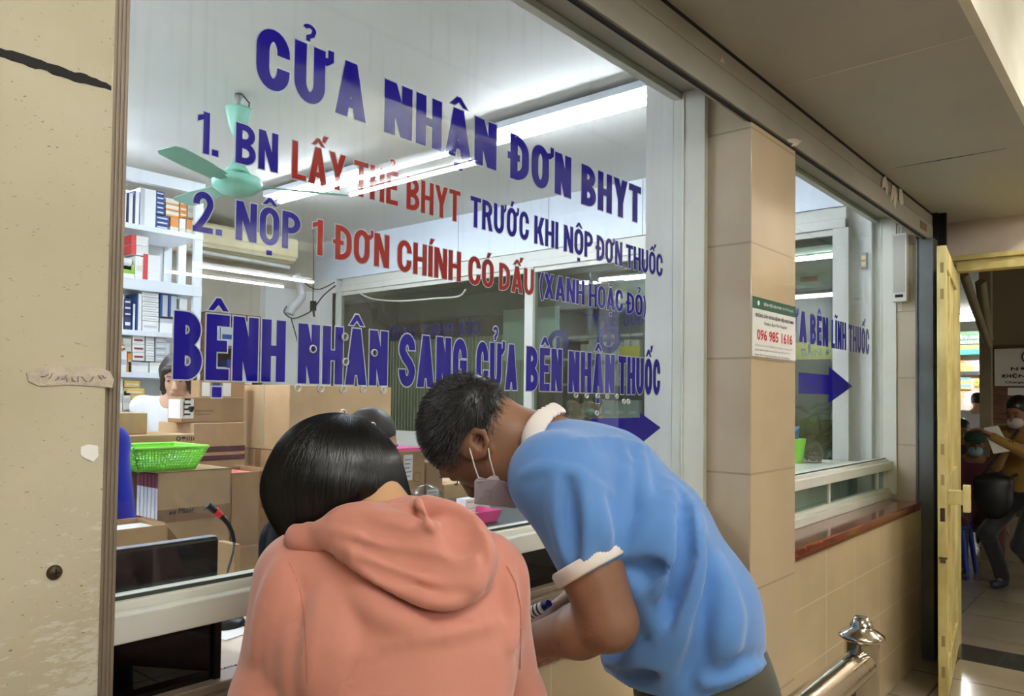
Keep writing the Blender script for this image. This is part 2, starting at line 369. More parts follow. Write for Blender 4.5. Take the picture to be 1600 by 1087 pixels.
def mesh_sdf(prims, res, clip=None, noise=None):
    bb = [bbox(p) for p in prims if not p['sub']]; lo = np.min([b[0] for b in bb], 0)-3*res; hi = np.max([b[1] for b in bb], 0)+3*res
    if clip is not None: lo = np.maximum(lo, clip[0]); hi = np.minimum(hi, clip[1])
    n = np.ceil((hi-lo)/res).astype(int)+1
    ax = [lo[i]+res*np.arange(n[i]) for i in range(3)]
    D = np.full(n, 1.0)
    for p in prims:
        b0, b1 = bbox(p); mg = p['k']+3*res; i0 = np.maximum(np.floor((b0-mg-lo)/res).astype(int), 0); i1 = np.minimum(np.ceil((b1+mg-lo)/res).astype(int)+1, n)
        if (i1 <= i0).any(): continue
        sl = tuple(slice(i0[i], i1[i]) for i in range(3))
        G = np.stack(np.meshgrid(*[ax[i][sl[i]] for i in range(3)], indexing='ij'), -1)
        D[sl] = comb(D[sl], pd(G, p), p)
    if noise is not None:
        G = np.stack(np.meshgrid(*ax, indexing='ij'), -1); near = np.abs(D) < .03; D[near] += noise(G[near])
    S = D < 0
    # surface nets
    c = [D[dx:n[0]-1+dx, dy:n[1]-1+dy, dz:n[2]-1+dz] for dx in (0, 1) for dy in (0, 1) for dz in (0, 1)]
    neg = sum((x < 0).astype(int) for x in c); act = (neg > 0) & (neg < 8)
    idx = -np.ones(act.shape, int); cells = np.argwhere(act); idx[act] = np.arange(len(cells))
    cv = np.stack([x[act] for x in c], 1); offs = np.array([(dx, dy, dz) for dx in (0, 1) for dy in (0, 1) for dz in (0, 1)], float)
    pos = np.zeros((len(cells), 3)); cnt = np.zeros(len(cells))
    for i in range(8):
        for j in range(i+1, 8):
            if abs(offs[i]-offs[j]).sum() != 1: continue
            a, b = cv[:, i], cv[:, j]; m = (a < 0) != (b < 0)
            if not m.any(): continue
            t = (a[m]/(a[m]-b[m]))[:, None]; pos[m] += offs[i]*(1-t)+offs[j]*t; cnt[m] += 1
    V = lo+res*(cells+pos/cnt[:, None])
    F = []
    for axis in range(3):
        sl0 = [slice(None)]*3; sl1 = [slice(None)]*3; sl0[axis] = slice(0, -1); sl1[axis] = slice(1, None)
        A, B = S[tuple(sl0)], S[tuple(sl1)]; e = np.argwhere(A != B)
        u, v = (axis+1) % 3, (axis+2) % 3
        e = e[(e[:, u] > 0) & (e[:, v] > 0) & (e[:, u] < n[u]-1) & (e[:, v] < n[v]-1)]
        if not len(e): continue
        q = []
        for (du, dv) in ((1, 1), (0, 1), (0, 0), (1, 0)):
            ee = e.copy(); ee[:, u] -= du; ee[:, v] -= dv; q.append(idx[ee[:, 0], ee[:, 1], ee[:, 2]])
        q = np.stack(q, 1); fl = ~A[e[:, 0], e[:, 1], e[:, 2]]; q[fl] = q[fl][:, ::-1]
        q = q[(q >= 0).all(1)]; F.append(q)
    return V, np.concatenate(F)
def soft(name, prims, res, m, parent, clip=None, noise=None, label=None, relax=1):
    V, F = mesh_sdf(prims, res, clip, noise)
    for _ in range(relax):      # one light relaxation pass
        acc = np.zeros_like(V); ct = np.zeros(len(V))
        for a, b in ((0, 1), (1, 2), (2, 3), (3, 0)):
            np.add.at(acc, F[:, a], V[F[:, b]]); np.add.at(ct, F[:, a], 1); np.add.at(acc, F[:, b], V[F[:, a]]); np.add.at(ct, F[:, b], 1)
        V = V*.5+.5*acc/np.maximum(ct, 1)[:, None]
    o = wloc(parent) if parent else Vector((0, 0, 0))
    me = bpy.data.meshes.new(name); V = V-np.array(o)
    me.vertices.add(len(V)); me.vertices.foreach_set('co', V.astype(np.float32).ravel())
    me.loops.add(len(F)*4); me.loops.foreach_set('vertex_index', F.astype(np.int32).ravel())
    me.polygons.add(len(F)); me.polygons.foreach_set('loop_start', np.arange(0, len(F)*4, 4, dtype=np.int32))
    me.polygons.foreach_set('use_smooth', np.ones(len(F), bool))
    me.update(calc_edges=True); me.materials.append(m)
    ob = bpy.data.objects.new(name, me); link(ob); ob.parent = parent
    if label: ob['label'] = label
    return ob
def march(prims, uv, b0=.3, b1=4.0):
    """where the view rays through photograph points first meet the surface"""
    out = []
    for (u, v) in uv:
        r = ray(u, v); r = r/np.dot(r, AD); L = np.linalg.norm(r); t = b0; hit = None
        for _ in range(160):
            p = CAMPOS+r*t; d = float(sdf(p[None], prims)[0])
            if d < .0006: hit = p; break
            t += max(.0008, d*.7)/L
            if t > b1: break
        out.append(hit)
    return out
def grad(P, prims, e=.002):
    g = np.stack([sdf(P+np.eye(3)[i]*e, prims)-sdf(P-np.eye(3)[i]*e, prims) for i in range(3)], -1)
    return g/(np.linalg.norm(g, axis=-1, keepdims=True)+1e-9)
def fold(prims, pts, r, k=None, sub=False, lift=0.0, base=None):
    """a ridge (or a crease) following the surface under a line of photograph points"""
    base = base or prims; H = []
    for i in range(len(pts)-1):
        n = 4
        for j in range(n): t = j/n; H.append((pts[i][0]*(1-t)+pts[i+1][0]*t, pts[i][1]*(1-t)+pts[i+1][1]*t))
    H.append(pts[-1]); W = march(base, H); ok = [p for p in W if p is not None]; N = len(ok); out = []
    if N < 2: return out
    G = grad(np.array(ok), base); k = k or r*2.3
    for i in range(N-1):
        ta = math.sin(math.pi*min(max(i/(N-1), .06), .94)); tb = math.sin(math.pi*min(max((i+1)/(N-1), .06), .94))
        out.append(cap(ok[i]+G[i]*lift, ok[i+1]+G[i+1]*lift, r*(.35+.65*ta), r*(.35+.65*tb), k, sub))
    return out
def strands(name, P0, prims, flow, steps, seg, wid, m, parent, lift=.002, taper=.2, stick=True, grav=0.0):
    """hair: thin ribbons grown from P0 over the head surface along flow(P, N, i)"""
    P = P0.copy(); pts = [P.copy()]; N = grad(P, prims); Ns = [N]
    for i in range(steps):
        f = flow(P, N, i/steps); 
        if stick: f = f-N*(f*N).sum(-1, keepdims=True)
        f = f/(np.linalg.norm(f, axis=-1, keepdims=True)+1e-9); P = P+f*seg[:, None] if hasattr(seg, '__len__') else P+f*seg
        if stick:
            d = sdf(P, prims); N = grad(P, prims); P = P-N*(np.clip(d, -1, .02)-lift)[:, None]
        pts.append(P.copy()); Ns.append(N)
    pts = np.stack(pts, 1); Ns = np.stack(Ns, 1); n, k = pts.shape[:2]
    T = np.gradient(pts, axis=1); S = np.cross(T, Ns); S = S/(np.linalg.norm(S, axis=-1, keepdims=True)+1e-9)
    wd = wid*(1-(1-taper)*np.linspace(0, 1, k)**2); A = pts+S*wd[None, :, None]/2; B = pts-S*wd[None, :, None]/2; C_ = pts+Ns*wid*.5
    V = np.concatenate([A, C_, B], 1).reshape(-1, 3)-np.array(wloc(parent))
    base = (np.arange(n)*3*k)[:, None]; i = np.arange(k-1)[None]
    q1 = np.stack([base+i, base+i+1, base+k+i+1, base+k+i], -1).reshape(-1, 4); q2 = np.stack([base+k+i, base+k+i+1, base+2*k+i+1, base+2*k+i], -1).reshape(-1, 4)
    F = np.concatenate([q1, q2])
    me = bpy.data.meshes.new(name); me.vertices.add(len(V)); me.vertices.foreach_set('co', V.astype(np.float32).ravel())
    me.loops.add(len(F)*4); me.loops.foreach_set('vertex_index', F.astype(np.int32).ravel())
    me.polygons.add(len(F)); me.polygons.foreach_set('loop_start', np.arange(0, len(F)*4, 4, dtype=np.int32)); me.polygons.foreach_set('use_smooth', np.ones(len(F), bool))
    me.update(calc_edges=True); me.materials.append(m); ob = bpy.data.objects.new(name, me); link(ob); ob.parent = parent
    return ob
def ik(a, c, l1, l2, bend):
    a = np.array(a, float); c = np.array(c, float); d = c-a; L = np.linalg.norm(d); 
    if L > (l1+l2)*.995: d = d/L*(l1+l2)*.995; L = (l1+l2)*.995; c = a+d
    d = d/L; x = (l1*l1-l2*l2+L*L)/(2*L); h = math.sqrt(max(l1*l1-x*x, 0)); b = np.array(bend, float); b = b-d*np.dot(b, d); b = _n(b)
    return a+d*x+b*h, c
def hand_prims(wr, d, palm, side, s=1.0, curl=.6):
    """palm, four unequal bent fingers and a thumb leaving the palm's side; d = pointing way, palm = way the palm faces, side = thumb side"""
    d = _n(d); palm = np.array(palm, float); palm = _n(palm-d*np.dot(palm, d)); sd = np.cross(d, palm)*side; wr = np.array(wr, float)
    out = [cap(wr, wr+d*.035*s, .023*s, .026*s, .012, w=palm, kw=.72), cap(wr+d*.03*s, wr+d*.075*s, .033*s, .037*s, .014, w=palm, kw=.38)]
    for i, (o, L) in enumerate(((.028, .070), (.010, .078), (-.009, .073), (-.027, .058))):
        p = wr+d*(.082-.004*abs(i-1.2))*s+sd*o*s; q = p; ang = 0
        for j, f in enumerate((.45, .32, .23)):
            ang += curl*(.55 if j == 0 else .75); v = d*math.cos(ang)+palm*math.sin(ang)+sd*(.05*(1.5-i)); e = q+_n(v)*L*f*s
            out.append(cap(q, e, (.0090-.0008*j)*s, (.0084-.0008*j)*s, .004)); q = e
    p = wr+d*.03*s+sd*.026*s; q = p+_n(sd*.7+d*.7+palm*.35)*.036*s; e = q+_n(sd*.15+d*.9+palm*.4)*.030*s
    out += [cap(p, q, .013*s, .0105*s, .008), cap(q, e, .0100*s, .0085*s, .004)]
    return out
def head_prims(c, f, up, s=1.0):
    """skull, face, nose, ears, jaw around head centre c; f = facing, up = crown way"""
    f = _n(f); up = np.array(up, float); up = _n(up-f*np.dot(up, f)); r = np.cross(f, up); c = np.array(c, float); R = np.array([r, f, up])
    P = lambda x, y, z: c+(r*x+f*y+up*z)*s
    return [elp(P(0, -.012, .030), np.array((.076, .096, .088))*s, R, .02), elp(P(0, .030, -.020), np.array((.064, .066, .085))*s, R, .03), elp(P(0, .052, -.085), np.array((.034, .030, .026))*s, R, .03),
            cap(P(0, .088, .010), P(0, .112, -.030), .008*s, .013*s, .012), cap(P(-.008, .108, -.034), P(.008, .108, -.034), .010*s, .010*s, .008),
            cap(P(-.022, .092, -.062), P(.022, .092, -.062), .007*s, .007*s, .010), cap(P(-.020, .089, -.073), P(.020, .089, -.073), .007*s, .007*s, .008),
            cap(P(-.045, .080, .032), P(.045, .080, .032), .009*s, .009*s, .018),
            elp(P(-.031, .096, .012), np.array((.017, .014, .011))*s, R, .008, True), elp(P(.031, .096, .012), np.array((.017, .014, .011))*s, R, .008, True),
            elp(P(-.031, .083, .012), np.array((.014, .011, .010))*s, R, .003), elp(P(.031, .083, .012), np.array((.014, .011, .010))*s, R, .003),
            elp(P(-.078, -.004, -.004), np.array((.008, .018, .030))*s, R, .006), elp(P(.078, -.004, -.004), np.array((.008, .018, .030))*s, R, .006)], P, R
SKIN = mat('skin_light', (208, 164, 136), .5, var=.06, vscale=20); SKIN.node_tree.nodes['Principled BSDF'].inputs['Subsurface Weight'].default_value = .08
SKIN.node_tree.nodes['Principled BSDF'].inputs['Subsurface Radius'].default_value = (.012, .005, .003)
SKIN_D = mat('skin_tan', (142, 96, 68), .48, var=.10, vscale=14, bump=.06, bscale=160)
HAIRM = mat('black_hair', (20, 17, 16), .34, spec=.6)
HAIRB = mat('dark_brown_hair', (52, 40, 34), .4, spec=.5)
LENSM = mat('eye_dark', (30, 22, 18), .2)
def cloth(name, col, rough=.8, b=.12): 
    return mat(name, col, rough, var=.05, vscale=5, bump=b, bscale=500, sheen=.25)
def figure(name, label, head, face, lean=0.0, tilt=0.0, sit=None, shirt=(200, 200, 205), trousers=(40, 40, 46), shoes=(30, 30, 34), hair='short', hairm=None, skin=None, mask=None,
           hands=None, floor=0.0, s=1.0, res=.011, sleeve='long', mb_low=True, seat_z=.45):
    """an upright or seated person; head = head centre, face = heading angle in degrees, lean = forward lean, tilt = head pitch down"""
    th = math.radians(face); F = np.array((math.cos(th), math.sin(th), 0)); Rr = np.array((math.sin(th), -math.cos(th), 0)); Zz = np.array((0, 0, 1.)); hd = np.array(head, float)
    ln = math.radians(lean); up = Zz*math.cos(ln)+F*math.sin(ln); fw = F*math.cos(ln)-Zz*math.sin(ln)
    tl = math.radians(tilt); hf = F*math.cos(tl)-Zz*math.sin(tl); hu = Zz*math.cos(tl)+F*math.sin(tl)
    neck = hd-hu*.09*s-hf*.03*s; sh = neck-up*.10*s; hips = sh-up*.50*s
    root = thing(name, label, 'person', (float(hips[0]), float(hips[1]), floor)); skin = skin or SKIN
    hp, P, R = head_prims(hd, hf, hu, s*.97)
    S = [sh+Rr*x*s-up*.0 for x in (-.185, .185)]; Hh = [hips+Rr*x*s for x in (-.09, .09)]
    if hands is None: hands = [sh+Rr*-.24*s-up*.56*s+F*.06, sh+Rr*.24*s-up*.56*s+F*.06]
    body = hp+[cap(sh-up*.2*s, hips, .09*s, .08*s, .03), cap(neck-up*.02*s, hd-hu*.03*s, .055*s, .052*s, .03), cap(sh, sh-up*.2*s, .09*s, .10*s, .04, w=Rr, kw=1.5)]
    shp = [cap(sh-up*.06*s, sh-up*.26*s, .105*s, .108*s, .05, w=Rr, kw=1.55), cap(sh-up*.26*s, hips-up*.04*s, .108*s, .120*s, .05, w=Rr, kw=1.4), cap(S[0], S[1], .062*s, .062*s, .05), cap(neck-up*.05*s, sh, .058*s, .085*s, .03)]
    for i in (0, 1):
        el, wr = ik(S[i], hands[i], .29*s, .25*s, Rr*(-1 if i == 0 else 1)*.6-F*.5-Zz*.6)
        if sleeve == 'long': shp += [cap(S[i], el, .058*s, .046*s, .03), cap(el, el+(wr-el)*.93, .045*s, .034*s, .02)]
        else: shp += [cap(S[i], S[i]+(el-S[i])*.75, .060*s, .055*s, .03)]
        body += [cap(S[i], el, .045*s, .036*s, .02), cap(el, wr, .036*s, .025*s, .02)]+hand_prims(wr, wr-el, fw*.3-Zz, 1 if i == 0 else -1, s, .5)
    tr = [cap(Hh[0], Hh[1], .10*s, .10*s, .05), cap(hips+up*.05*s, hips, .115*s, .12*s, .05, w=Rr, kw=1.35)]; sho = []
    for i in (0, 1):
        if sit is not None:
            kn = Hh[i]+F*.42*s+Rr*(.05 if i else -.05); kn[2] = floor+.47; ft = kn+F*sit; ft[2] = floor+.09
        else:
            ft = np.array((Hh[i][0]-up[0]*.0+F[0]*.02, Hh[i][1]+F[1]*.02, floor+.09)); ft[:2] += Rr[:2]*(.03 if i else -.03)+F[:2]*(.10 if i else -.06); kn, ft = ik(Hh[i], ft, .43*s, .43*s, F)
        tr += [cap(Hh[i], kn, .088*s, .062*s, .04), cap(kn, ft, .062*s, .050*s, .03)]; body += [cap(hips, Hh[i], .06, .06, .02), cap(Hh[i], kn, .06*s, .045*s, .02), cap(kn, ft, .045*s, .032*s, .02), cap(ft, ft+F*.10-Zz*.045, .026*s, .02*s, .01)]
        sho.append([cap(ft+Zz*(-.045), ft+F*.13-Zz*.050, .040, .034, .02, w=Zz, kw=.9), cap(ft-Zz*.055-F*.04, ft+F*.13-Zz*.062, .026, .024, .01)])
    clipz = np.array((-99, -99, floor+.002)); big = np.array((99, 99, 99))
    soft('body', body, res*.75, skin, root)
    soft('shirt', shp, res, cloth('shirt_%d_%d_%d' % shirt, shirt), root)
    soft('trousers', tr, res*1.2, cloth('trousers_%d_%d_%d' % trousers, trousers), root)
    shm = mat('shoe_%d_%d_%d' % shoes, shoes, .5)
    for q_ in sho: soft('shoe', q_, res, shm, root)
    hm = hairm or HAIRM
    hr_ = [elp(P(0, -.022, .040), np.array((.084, .098, .092))*s, R, .01), elp(P(0, .125, -.035), np.array((.082, .07, .085))*s, R, .02, True)]
    if hair == 'bob': hr_ = [hr_[0]]+[cap(P(x, -.04, .02), P(x*1.12, -.025, -.105), .045*s, .030*s, .03) for x in (-.055, -.02, .02, .055)]+[hr_[1], cap(P(-.03, .095, .03), P(.03, .095, .03), .05*s, .05*s, .01, True), cap(P(-.052, .068, .055), P(-.072, .04, -.06), .020*s, .016*s, .02), cap(P(.052, .068, .055), P(.072, .04, -.06), .020*s, .016*s, .02), cap(P(-.035, .080, .072), P(.035, .080, .072), .014*s, .014*s, .02)]
    if hair == 'cap': hr_ = [elp(P(0, -.012, .048), np.array((.088, .104, .085))*s, R, .01), elp(P(0, .06, -.06), np.array((.2, .2, .085))*s, R, .01, True), cap(P(0, .10, .045), P(0, .13, .040), .05*s, .045*s, .01, w=R[2], kw=.18)]
    soft('hair' if hair != 'cap' else 'cap', hr_, res*.7, hm, root, noise=(lambda G: .0016*np.sin(G[..., 0]*330+G[..., 2]*90)*np.sin(G[..., 1]*290)))
    for x in (-1, 1):
        MB().ell(P(x*.031, .0925, .008), (.006*s, .006*s, .0035*s), 10, 6).build('eye', LENSM, root)
        MB().tube([P(x*.016, .096, .033), P(x*.034, .093, .037), P(x*.050, .082, .032)], [.0022, .0030, .0016], 6).build('eyebrow', hm if hair != 'cap' else HAIRM, root)
    if mask: soft('face_mask', [elp(P(0, .066, -.055), np.array((.062, .062, .052))*s, R, .02), elp(P(0, .02, -.055), np.array((.09, .045, .09))*s, R, .01, True)], res*.6, mat('mask_%d_%d_%d' % mask, mask, .7), root)
    return root
# ================= corridor-side structure =================
GY = 1.40                                  # window glass plane
M['tile_pillar'] = tiles('beige_wall_tile', (208, 186, 154), (182, 162, 132), 0.95, 0.415, offx=-2.66+.95, offz=-0.874+.415*1, var=.10, msize=.004)
M['tile_side'] = tiles('beige_tile_shaded_side', (196, 180, 156), (162, 150, 126), 0.95, 0.415, offx=.3, offz=-0.874+.415, horiz='y', var=.10, msize=.004)  # same tile toned darker and greyer for side faces: shade put into the colour
M['tile_low'] = tiles('beige_dado_tile', (208, 186, 150), (218, 200, 170), 0.40, 0.25, offx=.06, offz=-.919+.25*4+.22, var=.10, msize=.003)
M['tile_floor'] = tiles('corridor_floor_tile', (170, 156, 132), (110, 100, 84), 0.5, 0.5, horiz='f', var=.18, msize=.008, rough=.2)
M['tile_floor_in'] = tiles('dispensary_floor_tile', (190, 184, 170), (120, 114, 100), 0.4, 0.4, horiz='f', var=.1, rough=.3)
def struct(name, mb, m, parent=None, bevel=0): return mb.build(name, m, parent, bevel, kind=None if parent else 'structure')
def chipped():
    m = mat('worn_cream_column_paint', (190, 182, 156), .55, col2=(173, 164, 134), vscale=2.2, bump=.25, bscale=14)
    nt = m.node_tree; N = nt.nodes; L = nt.links; p = N['Principled BSDF']; src = p.inputs['Base Color'].links[0].from_socket
    g = N.new('ShaderNodeNewGeometry')
    def layer(src, scale, thr0, thr1, col, vec=None, stretch=None, detail=2):
        mp = N.new('ShaderNodeMapping'); L.new(g.outputs['Position'], mp.inputs[0])
        if stretch: mp.inputs['Scale'].default_value = stretch[:3]; mp.inputs['Rotation'].default_value = (0, stretch[3], 0)
        t = N.new('ShaderNodeTexNoise'); t.inputs['Scale'].default_value = scale; t.inputs['Detail'].default_value = detail; L.new(mp.outputs[0], t.inputs['Vector'])
        r = N.new('ShaderNodeValToRGB'); r.color_ramp.elements[0].position = thr0; r.color_ramp.elements[1].position = thr1; L.new(t.outputs[0], r.inputs[0])
        mx = N.new('ShaderNodeMixRGB'); L.new(r.outputs[0], mx.inputs[0]); L.new(src, mx.inputs[1]); mx.inputs[2].default_value = lin(col)
        return mx.outputs[0], r
    s, _ = layer(src, 110, .70, .74, (110, 96, 66), stretch=(1, 1, 2.2, .5))
    s, _ = layer(s, 90, .72, .76, (150, 134, 100), stretch=(1, 1, 3.5, .7))
    # pale scratches near the lower right edge of the column
    mp = N.new('ShaderNodeMapping'); mp.inputs['Scale'].default_value = (12, 1, 40); mp.inputs['Rotation'].default_value = (0, -.5, 0); L.new(g.outputs['Position'], mp.inputs[0])
    t = N.new('ShaderNodeTexNoise'); t.inputs['Scale'].default_value = 3; t.inputs['Detail'].default_value = 6; t.inputs['Roughness'].default_value = .75; L.new(mp.outputs[0], t.inputs['Vector'])
    sp = N.new('ShaderNodeSeparateXYZ'); L.new(g.outputs['Position'], sp.inputs[0])
    mx_ = N.new('ShaderNodeMapRange'); mx_.inputs[1].default_value = .28; mx_.inputs[2].default_value = .48; L.new(sp.outputs[0], mx_.inputs[0])
    mz = N.new('ShaderNodeMapRange'); mz.inputs[1].default_value = 1.60; mz.inputs[2].default_value = 1.05; L.new(sp.outputs[2], mz.inputs[0])
    mm = N.new('ShaderNodeMath'); mm.operation = 'MULTIPLY'; L.new(mx_.outputs[0], mm.inputs[0]); L.new(mz.outputs[0], mm.inputs[1])
    ad = N.new('ShaderNodeMath'); ad.operation = 'MULTIPLY_ADD'; ad.inputs[1].default_value = .38; L.new(mm.outputs[0], ad.inputs[0]); L.new(t.outputs[0], ad.inputs[2])
    r = N.new('ShaderNodeValToRGB'); r.color_ramp.elements[0].position = .68; r.color_ramp.elements[1].position = .76; L.new(ad.outputs[0], r.inputs[0])
    mx = N.new('ShaderNodeMixRGB'); L.new(r.outputs[0], mx.inputs[0]); L.new(s, mx.inputs[1]); mx.inputs[2].default_value = lin((205, 200, 184))
    L.new(mx.outputs[0], p.inputs['Base Color']); return m
M['column'] = chipped()

struct('wall_hall_back', MB().box(-5.1, 5.94, -8.1, -8, 0, 3.35).box(-5.1, -5, -8, 1.17, 0, 3.35), mat('olive_hall_wall', (150, 146, 128), .8))
struct('floor', MB().box(-5, 5.74, -8, 1.17, -.1, 0), M['tile_floor'])
# left column
col = struct('wall_left', MB().box(-2.5, .462, 1.137, 1.42, 0, 2.735), M['column'], bevel=.004)
# the black open joint across the column: a ragged strip
a, b = PY(-60, 62, 1.136), PY(174, 137, 1.136)
mb = MB(); n = 26; top, bot = [], []
for i in range(n+1):
    t = i/n; p = a+(b-a)*t
    wt = [.006, .004, .007, .0065, .0085, .008, .009, .0075, .0085, .006, .009, .0075, .005][i//2 % 13]*(1 if i < n else .4)
    top.append(p+np.array((0, 0, wt*.75+.0012*random.random()))); bot.append(p-np.array((0, 0, [.004, .006, .005, .006, .0065, .007, .009, .005, .009, .008, .009, .006, .005][(i+1)//2 % 13]*.75+.0012*random.random())))
for i in range(n): mb.prism([top[i], top[i+1], bot[i+1], bot[i]], (0, .003, 0))
mb.build('column_crack', M['dark'], col)
# lower dado wall under the windows, pillar between the windows, right pilaster
struct('wall_dado', MB().box(.458, 5.24, 1.17, 1.40, 0, .919), M['tile_low'])
mb = MB(); mb.box(2.66, 3.09, 1.143, 1.55, 0, 2.74)
pil = mb.build('wall_pillar', [M['tile_pillar'], M['tile_side']], None, .003, kind='structure')
for p in pil.data.polygons:
    if abs(p.normal.x) > .5: p.material_index = 1
mb = MB(); mb.box(5.262, 5.50, 1.20, 1.60, 0, 2.74)
pil2 = mb.build('wall_pilaster', [M['tile_pillar'], M['tile_side']], None, .003, kind='structure')
for p in pil2.data.polygons:
    if abs(p.normal.x) > .5: p.material_index = 1
# corridor ceiling: low board soffit beside the wall, a step, the higher ceiling
def soffit_mat():
    return mat('corridor_soffit_board', (184, 180, 168), .75, var=.14, vscale=.9)
mb = MB(); mb.box(-5, 5.74, .47, 1.20, 2.735, 2.80)
sof = mb.build('ceiling', soffit_mat(), None, kind='structure')
mb = MB()
for (u0, v0, u1, v1, wd, mt) in ((1222, 135, 1529, 54, .005, 0), (1397, 262.5, 1572, 232, .006, 1), (1484, 352, 1600, 344, .009, 1)):
    p0, p1 = PZ(u0, v0, 2.7345), PZ(u1, v1, 2.7345); d = _n(p1-p0); s_ = np.cross(d, (0, 0, 1))*wd
    mb.cur = mt; m_ = (p0+p1)/2
    mb.prism([p0+s_*.2, m_+s_, p1+s_*.3, p1-s_*.2, m_-s_, p0-s_*.2], (0, 0, -.0006))
mb.build('ceiling_joint', [mat('pale_joint_filler', (214, 206, 184), .8), M['dark']], sof)
struct('ceiling_high', MB().box(-5, 5.74, -8, .50, 3.25, 3.35).box(-5, 5.74, .44, .47, 2.735, 3.25), mat('cream_upper_ceiling', (226, 220, 202), .8, var=.06))
# shutter housing above the windows
head = MB().box(.30, 5.40, 1.128, 1.17, 2.560, 2.655).box(.30, 5.40, 1.131, 1.17, 2.659, 2.721)
hs = struct('trim_1', head, M['alu_dirty'], bevel=.002)
MB().box(.30, 5.40, 1.140, 1.152, 2.553, 2.735).box(.30, 5.40, 1.131, 1.14, 2.720, 2.7345).build('shadow_gap', M['dark'], hs)
struct('trim_2', MB().box(.30, 5.40, 1.152, 1.41, 2.715, 2.80), M['alu_dirty'])
# roller-shutter guides
mb = MB()
mb.box(.462, .487, 1.15, 1.22, 0.96, 2.715)
for k in range(4): mb.box(.4645+k*.0055, .4670+k*.0055, 1.1475, 1.1505, .96, 2.715)
mb.box(.470, .500, 1.22, 1.41, 0.96, 2.715)
struct('trim_3', mb, M['guide'], bevel=.001)
mb = MB(); mb.box(5.246, 5.36, 1.10, 1.198, 0, 2.56); mb.box(5.236, 5.246, 1.10, 1.112, 0, 2.56); mb.box(5.236, 5.246, 1.186, 1.198, 0, 2.56)
struct('trim_4', mb, M['grey_metal'], bevel=.001)
struct('wall_end_strip', MB().box(5.36, 5.74, 1.135, 1.20, 0, 2.735), M['ceil_out'])
struct('gap_shade_strip', MB().box(5.40, 5.43, 1.06, 1.10, 0, 2.735).box(5.37, 5.40, 1.10, 1.13, 0, 2.735), M['black'])  # black strips stand in for the shaded gap beside the door leaf

def service_window(name, x0, x1, slot_panes, lowcol):
    root = thing(name, None, None, ((x0+x1)/2, GY, 0.957)); root['kind'] = 'structure'
    MB().box(x0, x1, GY, GY+.006, 1.197, 2.715).build('glass_pane', M['glass'], root)
    f = MB(); f.box(x1, x1+.028, 1.31, 1.44, .98, 2.715).box(x1-.004, x1, 1.392, 1.40, 1.197, 2.715)
    f.box(x0-.005, x1, 1.407, 1.44, 2.690, 2.715)
    f.build('window_frame', M['alu'], root, .002)
    r = MB(); r.box(x0, x1, 1.330, 1.360, 1.134, 1.182).box(x0, x1, 1.360, 1.43, 1.134, 1.197).box(x0, x1, 1.375, 1.395, 1.197, 1.203)
    r.build('transom_rail', M['alu'], root, .003)
    MB().box(x0, x1, 1.372, 1.376, 1.197, 1.2035).build('glass_edge', mat('dark_green_glass_edge', (62, 70, 62), .3), root)
    l = MB(); l.box(x0, x1, 1.335, 1.43, .957, 1.000).box(x0, x1, 1.350, 1.41, 1.000, 1.018)
    l.build('bottom_rail', lowcol, root, .003)
    for (a, b, kind) in slot_panes:
        MB().box(a, b, 1.375, 1.381, 1.018, 1.134).build('slot_pane', M['glass_dark'] if kind else M['glass_in'], root)
        MB().box(b-.014, b, 1.368, 1.388, 1.018, 1.134).build('slot_mullion', M['alu'] if not kind else M['black'], root, .001)
    return root
M['glass_dark'] = glass('grey_tinted_glass', (74, 78, 80), .05)
W1 = service_window('window_1', .505, 2.630, ((.505, .775, 1), (1.62, 2.62, 1)), M['guide'])
W2 = service_window('window_2', 3.09, 5.250, ((3.09, 4.20, 0), (4.20, 5.08, 0), (5.08, 5.24, 0)), M['alu'])
# stone sills
for (x0, x1, nm) in ((.49, 2.658, 'sill_1'), (3.092, 5.18, 'sill_2')):
    mb = MB().prism([(x0, 1.150, .925), (x0, 1.150, .951), (x0, 1.156, .957), (x0, 1.36, .957), (x0, 1.36, .919), (x0, 1.156, .919)], (x1-x0, 0, 0))
    mb.box(x0, x1, 1.158, 1.17, .907, .919)
    mb.build('window_sill', M['marble'], W1 if nm == 'sill_1' else W2, .002)
# drilled speaking holes with clear rims
RIM = mat('pale_rim', (196, 196, 188), .25)
for (u, v) in ((466, 606), (502, 607), (537, 608), (569, 608), (600, 609), (537, 645), (583, 665), (490, 545), (540, 526), (541, 565), (586, 551),
               (901, 617), (918, 618), (935, 618), (950, 619), (965, 619), (934, 645), (976, 627), (983, 627)):
    c = PY(u, v, GY-.002); mb = MB(); r0 = .0085
    mb.lathe([(r0-.0022, .0), (r0-.0022, .0055), (r0, .006), (r0+.0006, .003), (r0, 0), (r0-.0022, 0)], c, 20, (0, 1, 0))
    mb.build('speaking_hole', RIM, W1)

